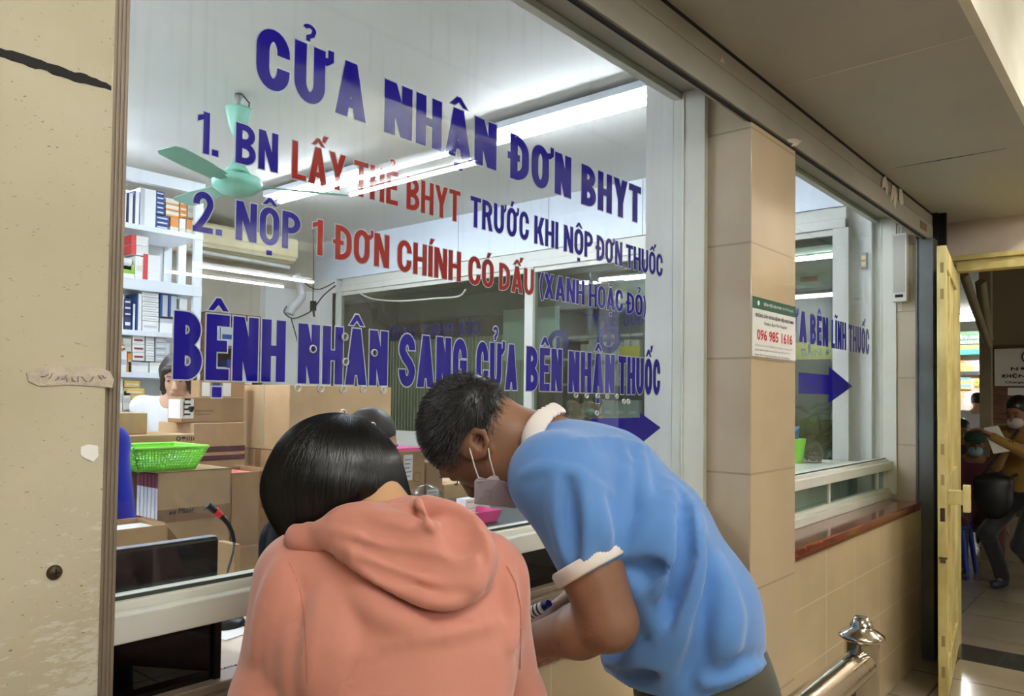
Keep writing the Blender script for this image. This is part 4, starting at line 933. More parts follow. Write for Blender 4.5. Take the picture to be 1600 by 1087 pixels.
# ---------- enamel rack with medicine boxes ----------
RY = 5.20; rx1 = PY(316, 420, RY)[0]; rx0 = .9
rk = thing('storage_rack', 'white enamelled rack full of medicine boxes at the left of the room', 'shelf', ((rx0+rx1)/2, RY+.25, 0))
for (x, y) in ((rx1-.06, RY), (rx0, RY), (rx1-.06, RY+.45), (rx0, RY+.45), (PY(262, 420, RY)[0]+.28, RY+.42)):
    MB().box(x, x+.06, y, y+.03, 0, 3.0).build('upright', M['white_metal'], rk, .002)
def zv(v, u=230, Y=RY): return PY(u, v, Y)[2]
zs = [zv(353), zv(437), zv(517), zv(582)]; zs = [round(z, 3) for z in zs]; zs += [zs[-1]-.36, zs[-1]-.72, zs[-1]-1.1]
for i, z in enumerate(zs):
    th_ = .075 if i == 1 else .035
    MB().box(rx0, rx1, RY-.005, RY+.46, z-th_, z).build('shelf_tray', M['white_metal'], rk, .002)
MB().box(rx0, rx1, RY+.46, RY+.465, 0, 3.0).build('back_sheet', M['white_wall'], rk)
pr = PY(250, 284, RY)[2]
MB().box(rx0, rx1, RY-.02, RY+.03, pr-.03, pr+.05).build('top_beam', M['white_metal'], rk)
BC = {'white': (236, 236, 232), 'blue': (34, 72, 140), 'orange': (222, 140, 60), 'red': (214, 60, 62), 'green': (140, 190, 60), 'yellow': (222, 186, 90), 'navy': (30, 44, 96), 'pale': (220, 214, 196), 'grey': (190, 194, 200), 'maroon': (140, 30, 56)}
for k_, c_ in BC.items(): M['bx_'+k_] = mat('carton_print_'+k_, c_, .5)
def medbox(x0, x1, y0, y1, z0, z1, main, band, label, side='l', group=None, name='medicine_box'):
    r = thing(name, label, 'medicine box', ((x0+x1)/2, (y0+y1)/2, z0), group); w_, h_ = x1-x0, z1-z0
    MB().box(x0, x1, y0, y1, z0, z1).build('carton', M['bx_'+main], r, .0015)
    b = MB(); e = .0008
    if side == 'l': b.box(x0-e, x0+w_*.28, y0-e, y1+e, z0+e, z1+e)
    elif side == 't': b.box(x0-e, x1+e, y0-e, y1+e, z1-h_*.3, z1+e)
    elif side == 'm': b.box(x0+w_*.12, x1-w_*.12, y0-e, y0+e, z0+h_*.35, z0+h_*.6)
    elif side == 'b': b.box(x0-e, x1+e, y0-e, y1+e, z0+e, z0+h_*.32)
    b.build('printed_band', M['bx_'+band], r)
    return r
WHO = {'white': 'white', 'blue': 'blue', 'orange': 'orange', 'red': 'red', 'green': 'lime green', 'yellow': 'yellow', 'navy': 'navy', 'pale': 'cream', 'grey': 'grey', 'maroon': 'maroon'}
SHN = ['second shelf from the top of the rack', 'third shelf of the rack', 'fourth shelf of the rack', 'fifth shelf of the rack', 'sixth shelf', 'seventh shelf']
ORD = ['leftmost', 'second', 'third', 'fourth', 'fifth', 'sixth', 'seventh', 'eighth', 'ninth', 'tenth', 'eleventh', 'twelfth', 'thirteenth', 'fourteenth', 'fifteenth']
SPLIT = {}
def row(z, spec, shelf, Y=RY, lvl=''):
    out = []
    for e_ in spec:
        n = e_[7] if len(e_) > 7 else 1; u0, u1, v0, v1, mn, bd, sd = e_[:7]
        for k in range(n): out.append((u0, u1, v0+(v1-v0)*k/n, v0+(v1-v0)*(k+1)/n, mn, bd, sd, n, k, abs(v1-e_[3]) < 1))
    cols = sorted(set((e_[0]+e_[1])/2 for e_ in out))
    for (u0, u1, v0, v1, mn, bd, sd, n, k, _) in out:
        a = PY(u0, v1, Y+.03)[0]; b = PY(u1, v1, Y+.03)[0]; zb_ = PY(u0, v1, Y+.03)[2]; zt_ = PY(u0, v0, Y+.03)[2]
        if abs(zb_-z) < .05 and k == n-1: zb_ = z
        i = cols.index((u0+u1)/2); pos = '' if n == 1 else (', top of its stack' if k == 0 else (', bottom of its stack' if k == n-1 else ', %s down in its stack' % ORD[k]))
        medbox(a+.001, b-.001, Y+.03, Y+.20+.05*random.random(), zb_+.0012, zt_-.0012, mn, bd, '%s-banded %s box, %s along the %s%s' % (WHO[bd], WHO[mn], ORD[i] if i else 'leftmost', shelf, pos), sd, 'medicine boxes on the white rack')
row(zs[0], [(188, 197, 300, 351, 'white', 'grey', 'l'), (198, 207, 300, 353, 'white', 'navy', 'l'), (208, 217, 297, 354, 'white', 'navy', 'l'), (218, 243, 292, 356, 'white', 'grey', 'l'), (244, 257, 297, 334, 'blue', 'white', 'm', 5),
            (243, 264, 335, 357, 'blue', 'white', 'm', 3), (259, 280, 309, 337, 'pale', 'orange', 'b', 3), (281, 292, 312, 339, 'orange', 'white', 'm', 3), (293, 302, 315, 339, 'pale', 'grey', 'm'), (266, 279, 338, 360, 'orange', 'pale', 'b'), (280, 290, 340, 361, 'white', 'pale', 'b'), (291, 300, 342, 363, 'orange', 'pale', 'b')], 'rack top shelf')
row(zs[1], [(187, 206, 402, 420, 'white', 'grey', 'm'), (205, 232, 366, 397, 'white', 'red', 'l', 2), (190, 210, 411, 424, 'green', 'white', 'b'), (211, 224, 399, 425, 'white', 'pale', 'm'), (223, 250, 396, 428, 'white', 'red', 'l')], 'rack second shelf')
row(zs[2], [(186, 193, 459, 503, 'white', 'grey', 'm'), (194, 205, 466, 504, 'navy', 'white', 'm', 4), (206, 211, 474, 505, 'white', 'blue', 'l'), (213, 221, 458, 506, 'white', 'blue', 'l'), (222, 248, 448, 508, 'white', 'grey', 'm', 8), (250, 262, 459, 494, 'grey', 'blue', 'l'), (263, 276, 461, 495, 'grey', 'blue', 'l'), (250, 278, 497, 510, 'white', 'grey', 't'), (280, 292, 466, 511, 'white', 'grey', 'm')], 'rack third shelf')
row(zs[3], [(187, 198, 548, 574, 'white', 'grey', 'm'), (188, 196, 536, 547, 'orange', 'white', 'm'), (199, 206, 551, 575, 'orange', 'pale', 'm'), (192, 205, 528, 549, 'pale', 'grey', 'm'), (207, 226, 524, 563, 'white', 'maroon', 'm', 3), (228, 241, 523, 564, 'white', 'grey', 'm', 5), (243, 260, 524, 565, 'grey', 'white', 'm', 4), (200, 232, 565, 577, 'white', 'grey', 't'), (234, 252, 566, 578, 'white', 'pale', 't')], 'rack fourth shelf')
row(zs[4], [(187, 191, 590, 650, 'white', 'grey', 'm'), (192, 204, 610, 640, 'pale', 'grey', 'm'), (193, 226, 606, 618, 'yellow', 'pale', 'm'), (194, 219, 594, 605, 'yellow', 'pale', 'm'), (205, 228, 619, 634, 'yellow', 'pale', 'b')], 'rack fifth shelf')
# boxes on the wooden shelving
wn = 0
for lvl, z in enumerate(wz[2:5]):
    x = wx0+.05
    while x < wx1-.14:
        w_ = .09+.05*random.random(); h_ = .14+.13*random.random(); mn = random.choice(['white', 'white', 'grey', 'pale', 'red'])
        medbox(x, x+w_, 6.74, 6.95, z+.0005, z+h_, mn, random.choice(['blue', 'red', 'grey']), '%s box, %s on the %s board of the wooden shelf' % (WHO[mn], ORD[wn % 8], ['upper middle', 'higher', 'highest'][lvl]), random.choice('lmt'), 'boxes on the wooden shelf')
        x += w_+.008; wn += 1
    wn = 0

# ---------- cartons ----------
def carton(label, u0, u1, v0, Y, z0, depth, m='carton', name='cardboard_carton', tape=True, labelsheet=None, marks=None, openbox=False, vref=None):
    p = PY(u0, v0, Y); q = PY(u1, v0, Y); x0, x1, z1 = p[0], q[0], p[2]
    r = thing(name, label, 'box', ((x0+x1)/2, Y+depth/2, z0), 'cardboard cartons inside the dispensary'); e = .0012
    if openbox:
        t = .006; mb = MB(); mb.box(x0, x1, Y, Y+t, z0, z1).box(x0, x1, Y+depth-t, Y+depth, z0, z1).box(x0, x0+t, Y+t, Y+depth-t, z0, z1).box(x1-t, x1, Y+t, Y+depth-t, z0, z1).box(x0, x1, Y, Y+depth, z0, z0+t)
        mb.build('box_walls', M[m], r, .001)
        mb = MB(); mb.prism([(x1, Y+.02, z1), (x1+.06, Y+.03, z1-.07), (x1+.06, Y+depth-.03, z1-.07), (x1, Y+depth-.02, z1)], (0, 0, .004)); mb.build('flap', M[m], r)
    else:
        MB().box(x0, x1, Y, Y+depth, z0, z1).build('box_body', M[m], r, .004)
        MB().box(x0+.004, x1-.004, Y+depth/2-.0008, Y+depth/2+.0008, z1, z1+.0006).build('lid_seam', M['tape'], r)
    if tape: MB().box(x0-e, x1+e*0, Y+depth/2-.028, Y+depth/2+.028, z0+.02, z1+e).build('packing_tape', M['ctape'], r)
    if labelsheet:
        a, b, c, d = labelsheet; mb = MB(); mb.box(x0+(x1-x0)*a, x0+(x1-x0)*b, Y-e, Y, z0+(z1-z0)*c, z0+(z1-z0)*d); ls = mb.build('paper_label', M['paper'], r)
        mb = MB(); X0, X1, Z0, Z1 = x0+(x1-x0)*a, x0+(x1-x0)*b, z0+(z1-z0)*c, z0+(z1-z0)*d
        for k in range(5): zz = Z1-(Z1-Z0)*(.18+.16*k); mb.box(X0+(X1-X0)*.12, X1-(X1-X0)*(.15+.1*(k % 3)), Y-e*1.6, Y-e, zz-.003, zz)
        tx = mb.build('print', M['ink'], ls); tx.location = (0, 0, 0); 
        tx.data.transform(Matrix.Translation(Vector((0, 0, 0))))
    return r, (x0, x1, z1)
ZT = .80
tb = thing('packing_table', 'long grey packing table carrying the cardboard cartons', 'table', (2.2, 3.7, 0))
MB().box(1.30, 3.4, 2.72, 3.92, ZT-.03, ZT).build('table_top', M['white_wall'], tb, .003)
for x in (1.34, 3.35):
    for y in (2.77, 3.88): MB().box(x-.02, x+.02, y-.02, y+.02, 0, ZT-.03).build('leg', M['grey_metal'], tb)
# A: the carton with an open left side, white and maroon packets inside
YA = 2.90; pa = PY(248, 738, YA); pb = PY(362, 735, YA); zA = pa[2]; dA = .30
ca = thing('cardboard_carton', 'taped carton with open left side showing maroon-topped packets, under the green basket', 'box', ((pa[0]+pb[0])/2, YA+dA/2, ZT))
t = .006
MB().box(pa[0], pb[0], YA, YA+t, ZT, zA).box(pa[0], pb[0], YA+dA-t, YA+dA, ZT, zA).box(pb[0]-t, pb[0], YA, YA+dA, ZT, zA).box(pa[0], pb[0], YA, YA+dA, zA-t, zA).box(pa[0], pb[0], YA, YA+dA, ZT, ZT+t).build('box_walls', M['carton'], ca, .002)
zt0, zt1 = PY(300, 812, YA)[2], PY(300, 792, YA)[2]
tp = MB().box(pa[0]-.001, pb[0]+.001, YA-.0014, YA, zt0, zt1).build('brown_tape', M['tape'], ca)
XR = (1, 0, 0)
def brandmark(mb, u, v, Y, wd, rot=False):
    p = PY(u, v, Y-.002); rt, up_ = (XR, UP) if not rot else ((0, 0, -1), (1, 0, 0))
    R_ = np.array(rt, float); U_ = np.array(up_, float)
    mb.prism([p, p+R_*wd*.09, p+R_*wd*.13+U_*wd*.11, p+R_*wd*.04+U_*wd*.11], (0, -.0006, 0)); mb.prism([p+R_*wd*.13, p+R_*wd*.22, p+R_*wd*.26+U_*wd*.11, p+R_*wd*.17+U_*wd*.11], (0, -.0006, 0))
    small(mb, 'Pfizer', p+R_*wd*.36, rt, up_, wd*.6, wd*.2, .02)
mb = MB(); brandmark(mb, 264, 804, YA, .105); brandmark(mb, 318, 797, YA, .03); mb.build('tape_print', M['ink'], ca)
for lv, (za, zb_) in enumerate(((ZT+.02, zA-.19), (zA-.18, zA-.012))):
    for k in range(9):
        y = YA+.012+k*.031
        if lv == 1 and k > 5: break
        medbox(pa[0]+.006, pa[0]+.13, y, y+.024, za, zb_, 'white', 'maroon', 'maroon-topped white packet, %s from the front in the %s tier of the open carton' % (ORD[k] if k else 'first', ['lower', 'upper'][lv]), 't', 'packets in the open carton', 'medicine_packet')
# B: tall carton, open top, tape printed along its right edge
rB, (bx0, bx1, bz) = carton('tall open-topped carton with orange packets, behind the microphone', 363, 432, 739, 3.0, PY(390, 856, 3.0)[2], .30, 'carton2', openbox=True, tape=False)
MB().box(PY(405, 780, 3.0)[0], PY(424, 780, 3.0)[0], 2.9985, 3.0, PY(390, 856, 3.0)[2], bz).build('brown_tape', M['tape'], rB)
mb = MB(); brandmark(mb, 408, 765, 3.0, .085, True); brandmark(mb, 408, 806, 3.0, .03, True); mb.build('tape_print', M['ink'], rB)
MB().box(bx0+.01, bx0+.12, 3.03, 3.25, bz-.12, bz-.005).build('orange_contents', mat('salmon_packets', (226, 110, 96), .6), rB)
carton('olive brown carton supporting the tall open-topped carton', 352, 410, 858, 2.98, ZT, .33, 'carton2', tape=False)
# C: big carton and those near it
zc0 = PY(453, 705, 3.4)[2]
rC, (cx0, cx1, cz) = carton('largest cardboard carton, standing highest behind the woman in pink', 453, 612, 601, 3.4, zc0, .51, 'carton')
for i, (u0, u1, zlo, zhi) in enumerate(((452, 530, ZT, zc0), (533, 614, ZT, zc0))):
    p = PY(u0, 700, 3.4); q = PY(u1, 700, 3.4); r = thing('cardboard_carton', ['carton under the left half of the largest carton', 'carton under the right half of the largest carton'][i], 'box', ((p[0]+q[0])/2, 3.68, ZT))
    MB().box(p[0], q[0], 3.41, 3.90, ZT, zhi-.002).build('box_body', M['carton2'], r, .004); MB().box(p[0]-.001, q[0], 3.66, 3.71, ZT+.02, zhi-.004).build('packing_tape', M['tape'], r)
rE, (ex0, ex1, ez) = carton('carton with two maroon stripes under the carton with the black shield mark', 303, 383, 661, 3.32, ZT, .34, 'carton', tape=False, labelsheet=(-.14, .0, .78, .93))
for (va, vb) in ((697, 706), (711, 719)): MB().box(ex0-.001, ex1+.001, 3.3185, 3.32, PY(340, vb, 3.32)[2], PY(340, va, 3.32)[2]).build('maroon_stripe', mat('dull_maroon_print', (96, 52, 62), .6), rE)
zD0 = ez
rD, (dx0, dx1, dz_) = carton('long carton with a black shield mark and paper labels in front of the nurse', 284, 382, 620, 3.36, zD0+.001, .13, 'carton2', tape=False)
p = PY(259, 621, 3.36)
ls = MB(); ls.box(dx0-.001, dx0+.055, 3.357, 3.36, zD0+.02, dz_-.008); ls.build('paper_label', M['paper'], rD)
mb = MB()
for k in range(4): mb.box(dx0+.012, dx0+.04, 3.356, 3.357, zD0+.035+k*.022, zD0+.043+k*.022)
mb.box(dx0+.008, dx0+.011, 3.356, 3.357, zD0+.03, dz_-.02)
mb.build('label_print', M['ink'], rD)
MB().box(dx0-.001, dx0, 3.37, 3.48, zD0+.02, dz_-.01).build('side_label', M['paper'], rD)
mb = MB(); p = PY(298, 640, 3.36); mb.prism([p+np.array(o_) for o_ in ((-.012, -.003, .014), (.012, -.003, .016), (.016, -.003, .008), (.006, -.003, -.012), (-.006, -.003, -.010), (-.015, -.003, .006))], (0, .001, 0))
small(mb, 'GlaxoSmithKline', PY(305, 643, 3.358), XR, UP, .09, .010); small(mb, 'Pharmaceuticals', PY(305, 648, 3.358), XR, UP, .075, .007)
mb.build('shield_mark', M['ink'], rD)
rH, (hx0, hx1, hz_) = carton('carton with white and blue labels standing behind the shield-marked carton', 312, 383, 594, 3.72, zD0, .09, 'carton2', tape=False)
for (a_, b_, m_) in ((.05, .22, 'paper'), (.28, .44, 'bx_blue'), (.50, .68, 'paper')): MB().box(hx0+(hx1-hx0)*a_, hx0+(hx1-hx0)*b_, 3.718, 3.72, dz_+.004, hz_-.01).build('paper_label' if m_ == 'paper' else 'blue_label', M[m_], rH)
MB().box(hx0, hx1, 3.73, 3.80, ZT, zD0-.001).build('inner_box', M['carton2'], thing('cardboard_carton', 'carton hidden under the carton with white and blue labels', 'box', ((hx0+hx1)/2, 3.86, ZT)), .004)
rG, _ = carton('wide flat-topped carton with handling icons just behind the green basket', 190, 303, 681, 3.26, ZT, .34, 'carton', tape=False)
mb = MB()
for i, u in enumerate((281, 289, 296, 303)):
    p = PY(u-2, 685, 3.258)
    if i == 0: mb.lathe([(.006, 0), (.010, 0), (.010, .0006), (.006, .0006)], p, 16, (0, -1, 0))
    elif i == 1: mb.prism([p+np.array((-.010, 0, 0)), p+np.array((.010, 0, 0)), p+np.array((.006, 0, .008)), p+np.array((-.006, 0, .008))], (0, -.0006, 0)); mb.box(p[0]-.001, p[0]+.001, p[1]-.0006, p[1], p[2]-.009, p[2])
    else: mb.box(p[0]-.007, p[0]-.003, p[1]-.0006, p[1], p[2]-.009, p[2]+.009); mb.box(p[0]+.003, p[0]+.007, p[1]-.0006, p[1], p[2]-.009, p[2]+.009)
mb.build('handling_icons', M['ink'], rG)
carton('plain light brown carton at the left, on the flat-topped carton', 176, 231, 645, 3.34, PY(200, 681, 3.26)[2]+.001, .24, 'carton', tape=False)
# right-hand cartons beside the window counter
rc = thing('side_table', 'low grey side table carrying the cartons right of the woman', 'table', (2.6, 2.75, 0))
MB().box(2.12, 3.3, 2.46, 2.715, .77, .80).build('table_top', M['white_wall'], rc, .003)
for x in (2.16, 3.25):
    for y in (2.49, 2.68): MB().box(x-.02, x+.02, y-.02, y+.02, 0, .77).build('leg', M['grey_metal'], rc)
rM, _ = carton('upright carton with a drawn circle and a paper strip, right of the woman', 612, 664, 706, 2.49, .80, .21, 'carton2', tape=False, labelsheet=(.35, .62, .76, .97))
mb = MB(); c = PY(652, 745, 2.4885); mb.lathe([(.020, 0), (.022, 0), (.022, .0005), (.020, .0005)], c, 20, (0, -1, 0)); mb.box(c[0]-.012, c[0]+.012, c[1]-.0005, c[1], c[2]-.034, c[2]-.032); mb.build('pen_circle', mat('brown_ink', (110, 84, 60), .7), rM)
rN, _ = carton('half-height carton with a barcode label beside the upright carton', 666, 692, 722, 2.50, .80, .20, 'carton2', tape=False, labelsheet=(.05, .75, .58, .74))
carton('squat olive carton in front of the man in blue', 694, 742, 757, 2.50, .80, .19, 'carton', tape=False)
carton('dull brown carton behind the face mask of the man in blue', 744, 800, 770, 2.50, .80, .19, 'carton2', tape=False)
p = PY(621, 700, 2.5); q = PY(662, 700, 2.5)
tag(MB().box(p[0], q[0], 2.50, 2.68, PY(640, 706, 2.49)[2]+.001, PY(640, 706, 2.49)[2]+.016).build('plastic_tray', M['pink_plastic']), 'flat pink plastic tray lying on the upright carton', 'tray')

# ---------- green basket with vials ----------
gz0 = zA+.001; g0 = PY(208, 735, YA+.04); gx0 = PY(214, 733, YA+.06)[0]; gx1 = PY(302, 731, YA+.06)[0]; gtz = PY(318, 697, YA+.02)[2]
gb = thing('plastic_basket', 'lime green lattice plastic basket full of small vials on the taped carton', 'basket', ((gx0+gx1)/2, YA+.15, gz0))
bt = [(gx0, YA+.05), (gx1, YA+.05), (gx1, YA+.25), (gx0, YA+.25)]; fl = .035; tp_ = [(gx0-fl, YA+.01), (gx1+fl, YA+.01), (gx1+fl, YA+.29), (gx0-fl, YA+.29)]
mb = MB(); mb.prism([(x, y, gz0) for x, y in bt], (0, 0, .004))
wl = MB()
for k in range(4):
    a, b = np.array(bt[k]), np.array(bt[(k+1) % 4]); c, d = np.array(tp_[k]), np.array(tp_[(k+1) % 4]); n = 22 if k % 2 == 0 else 16
    for i in range(n+1):
        t = i/n; p = a*(1-t)+b*t; q = c*(1-t)+d*t; wl.tube([(p[0], p[1], gz0), (q[0], q[1], gtz)], .0030, 4, False)
    for j in range(1, 9):
        t = j/9; p = a*(1-t)+c*t; q = b*(1-t)+d*t; z = gz0+(gtz-gz0)*t; wl.tube([(p[0], p[1], z), (q[0], q[1], z)], .0026, 4, False)
    pth = [(c[0], c[1], gtz), (d[0], d[1], gtz)]; mb.tube(pth, .006, 8)
    # solid lower skirt and corner webs
    for (ta, tb_) in ((0, .16), (.86, 1.0)):
        q4 = [(*(a*(1-ta)+c*ta), gz0+(gtz-gz0)*ta), (*(b*(1-ta)+d*ta), gz0+(gtz-gz0)*ta), (*(b*(1-tb_)+d*tb_), gz0+(gtz-gz0)*tb_), (*(a*(1-tb_)+c*tb_), gz0+(gtz-gz0)*tb_)]
        mb.prism(q4, tuple(.002*x for x in ((0, 1, 0), (-1, 0, 0), (0, -1, 0), (1, 0, 0))[k]))
mb.build('basket_shell', M['green_plastic'], gb); wl.build('lattice', M['green_plastic'], gb)
mb = MB()
for i in range(150):
    x = gx0+.005+(gx1-gx0-.01)*random.random(); y = YA+.06+.18*random.random(); z = gz0+.012+.03*random.random(); a = random.random()*6.28
    mb.tube([(x, y, z), (x+.022*math.cos(a), y+.022*math.sin(a), z+.006*random.random())], .006, 6)
tag(mb.build('vials', [mat('pale_green_vial', (190, 214, 196), .25)]), 'heap of pale small vials inside the lime green basket', 'vials', kind='stuff')

# ---------- desk at the window, monitor, microphone, chair ----------
dk = thing('counter_desk', 'white desk running behind the big window inside the dispensary', 'desk', (1.6, 1.8, 0))
MB().box(.51, 2.60, 1.452, 2.15, .90, .93).box(.51, 2.60, 1.412, 1.452, .921, .929).build('desk_top', mat('worn_cream_desktop', (206, 190, 168), .4, var=.06), dk, .003)
MB().box(.54, .58, 1.50, 2.1, 0, .90).build('side_panel', M['white_wall'], dk); MB().box(2.55, 2.59, 1.50, 2.1, 0, .90).build('side_panel', M['white_wall'], dk)
mY = 1.78; m1 = PY(343, 838, mY); m0x = m1[0]-.50; mz1 = m1[2]
mo = thing('computer_monitor', 'black computer monitor seen from behind at the left end of the desk', 'monitor', (m1[0]-.25, mY+.03, .93))
MB().box(m0x, m1[0], mY, mY+.035, .985, mz1).build('screen_case', M['black'], mo, .008)
MB().box(m0x+.004, m1[0]-.004, mY+.036, mY+.0375, .99, mz1-.008).build('screen', mat('dark_lcd', (10, 12, 16), .1), mo)
MB().box(m0x+.004, m1[0]-.003, mY+.004, mY+.034, mz1, mz1+.0015).build('top_edge', mat('grey_edge_plastic', (150, 152, 160), .6), mo)  # paler grey strip along the top edge of the black case
MB().tube([(m1[0]-.25, mY+.02, .935), (m1[0]-.25, mY+.02, 1.02)], .025, 12).build('stand', M['black'], mo)
MB().lathe([(0, .012), (.09, .010), (.10, 0), (0, 0)], (m1[0]-.25, mY+.02, .93), 32).build('stand_base', M['black'], mo)
mic = thing('microphone', 'gooseneck desk microphone with a red light ring beside the monitor', 'microphone', tuple(PY(352, 905, 1.95)*np.array((1, 1, 0))+np.array((0, 0, .93))))
YM = 1.95; gp = [PY(u, v, YM) for u, v in ((351, 915), (355, 893), (362, 868), (366, 846), (363, 832), (357, 819), (350, 811), (344, 805))]; b0 = np.array((gp[0][0], YM, .945))
MB().tube([b0]+gp[:4], [.006, .005, .0045, .0045, .0045], 10).build('gooseneck', M['chrome'], mic)
MB().tube(gp[3:], [.0048, .0055, .006, .006, .008], 10).build('flexible_neck', M['black'], mic)
MB().tube([gp[-1], PY(336, 798, YM)], [.010, .011], 14).build('light_ring', mat('red_ring_plastic', (232, 44, 40), .3), mic)
MB().tube([PY(337, 799, YM), PY(324, 788, YM)], [.0085, .0085], 14).build('capsule', M['black'], mic)
MB().lathe([(0, .02), (.05, .018), (.06, 0), (0, 0)], (b0[0], YM, .93), 24).build('base', M['black'], mic)
sb = PY(346, 846, 2.12); tag(MB().box(sb[0], PY(356, 850, 2.12)[0], 2.05, 2.14, .93, sb[2]).build('cardboard_box', M['carton'], None, .002), 'narrow brown box standing between the monitor and the microphone', 'box')
# open carton and white packet left of the monitor
YO = 2.35
st = thing('side_cabinet', 'low white cabinet behind the monitor, carrying the open carton', 'cabinet', (1.0, 2.45, 0))
MB().box(.60, 1.22, 2.28, 2.56, 0, .90).build('body', M['white_wall'], st, .003); MB().box(.62, 0.95, 2.275, 2.28, .05, .87).build('door', M['white_panel'], st)
ro, (ox0, ox1, oz) = carton('low open carton of papers just above the monitor at the left', 150, 262, 832, YO, .901, .20, 'carton', openbox=True, tape=False)
MB().box(ox0+.06, ox0+.20, YO+.03, YO+.16, oz-.05, oz-.012).build('papers', M['paper'], ro)
MB().box(ox0+.015, ox0+.02, YO+.15, YO+.18, oz-.05, oz-.02).build('inner_flap', M['carton2'], ro)
# office chair
ch = thing('office_chair', 'dark mesh office chair beside the woman in pink, inside the counter', 'chair', (2.0, 2.30, 0))
p = PY(408, 830, 2.2); xc0 = p[0]+.0; xc1 = xc0+.44; zc1 = PY(435, 797, 2.2)[2]
def rr(x0, x1, z0, z1, r, y, n=6):
    out = []
    for (cx_, cz_, a0) in ((x1-r, z1-r, 0), (x0+r, z1-r, 90), (x0+r, z0+r, 180), (x1-r, z0+r, 270)):
        for i in range(n+1): a = math.radians(a0+90*i/n); out.append((cx_+r*math.cos(a), y-.05*math.cos((cx_+r*math.cos(a)-(x0+x1)/2)*5)*.4, cz_+r*math.sin(a)))
    return out
lp = rr(xc0, xc1, .62, zc1, .10, 2.2); MB().tube(lp+[lp[0]], .012, 10).build('back_frame', M['black'], ch)
MB().prism([(x, 2.19, z) for x, y, z in rr(xc0+.01, xc1-.01, .63, zc1-.01, .10, 2.2)], (0, .012, 0)).build('backrest', M['chair'], ch)
MB().box(xc0-.01, xc1+.01, 2.21, 2.62, .45, .52).build('seat', M['chair'], ch, .03)
xm = (xc0+xc1)/2
MB().tube([(xm, 2.42, .10), (xm, 2.42, .45)], .025, 12).build('column', M['chrome'], ch)
MB().tube([(xm, 2.24, .50), (xm, 2.185, .60), (xm, 2.185, .80)], .018, 10).build('back_post', M['black'], ch)
for k in range(5):
    a = math.radians(72*k+20); e = (xm+.27*math.cos(a), 2.42+.27*math.sin(a)); l_ = MB().tube([(xm, 2.42, .12), (e[0], e[1], .075)], [.025, .016], 10).build('leg', M['black'], ch)
    c_ = MB().lathe([(0, -.012), (.027, -.012), (.030, 0), (.027, .012), (0, .012)], (e[0], e[1], .031), 16, (math.sin(a), -math.cos(a), 0)).build('caster', M['black'], ch); c_.parent = l_
# raised black counter shelf with the pink tray
zsf = 1.185
sf = thing('counter_shelf', 'raised black shelf along the desk edge behind the big window', 'shelf', (2.1, 1.75, .93))
MB().box(1.55, 2.60, 1.47, 2.0, zsf-.03, zsf).box(1.55, 2.60, 1.47, 1.485, zsf-.08, zsf-.03).build('shelf_board', M['black'], sf, .003)
for x in (1.56, 2.57): MB().box(x, x+.02, 1.5, 1.98, .93, zsf-.03).build('side_panel', M['black'], sf)
t0, t1 = PZ(690, 812, zsf), PZ(778, 808, zsf)
ty0 = 1.53; tx0, tx1 = 1.66, 2.005
tx1 = PY(776, 806, ty0)[0]; tx0 = tx1-.36
tr_ = thing('pink_tray', 'shallow bright pink plastic tray on the black counter shelf', 'tray', ((tx0+tx1)/2, 1.62, zsf))
MB().box(tx0, tx1, ty0, ty0+.22, zsf+.0005, zsf+.004).build('tray_base', M['pink_plastic'], tr_)
mb = MB()
for (a, b) in (((tx0, ty0), (tx1, ty0)), ((tx1, ty0), (tx1, ty0+.22)), ((tx1, ty0+.22), (tx0, ty0+.22)), ((tx0, ty0+.22), (tx0, ty0))):
    cx_, cy_ = (tx0+tx1)/2, ty0+.11
    o_ = [(a[0], a[1], zsf+.002), (b[0], b[1], zsf+.002), (b[0]+.012*np.sign(b[0]-cx_), b[1]+.012*np.sign(b[1]-cy_), zsf+.035), (a[0]+.012*np.sign(a[0]-cx_), a[1]+.012*np.sign(a[1]-cy_), zsf+.035)]
    nrm = np.cross(np.array(o_[1])-o_[0], (0, 0, 1)); mb.prism(o_, tuple(-_n(nrm)*.003))
mb.build('tray_rim', M['pink_plastic'], tr_)
wz_ = zsf+.0045
wb0 = PY(720, 798, 1.64)[0]
wbx = thing('medicine_box', 'small upright white medicine box standing in the pink tray', 'medicine box', (wb0+.03, 1.66, wz_))
MB().box(wb0, wb0+.055, 1.62, 1.66, wz_, PY(730, 780, 1.62)[2]).build('carton', M['paper'], wbx, .001)
zz = PY(730, 780, 1.62)[2]; MB().box(wb0+.006, wb0+.049, 1.6193, 1.62, wz_+.025, wz_+.028).box(wb0+.006, wb0+.049, 1.6193, 1.62, zz-.012, zz-.006).build('printed_band', mat('pale_green_print', (176, 196, 176), .5), wbx)
tag(MB().prism([(wb0-.12, 1.60, wz_+.001), (wb0+.03, 1.56, wz_+.001), (wb0+.06, 1.70, wz_+.001), (wb0-.09, 1.73, wz_+.001)], (0, 0, .012)).build('paper_packet', M['paper'], None, .001), 'flat white paper packet lying in the pink tray', 'packet')
tag(MB().prism([(wb0+.058, 1.60, wz_), (wb0+.10, 1.60, wz_), (wb0+.085, 1.60, wz_+.032), (wb0+.062, 1.60, wz_+.036)], (0, .03, 0)).build('folded_note', M['paper']), 'small folded white note in the right part of the pink tray', 'note')
bp = PY(684, 796, 1.75); bg = MB(); bg.ell((bp[0], 1.80, zsf+.045), (.055, .045, .045), 18, 10)
tag(bg.build('plastic_bag', M['clear']), 'small clear plastic bag left of the pink tray', 'bag')
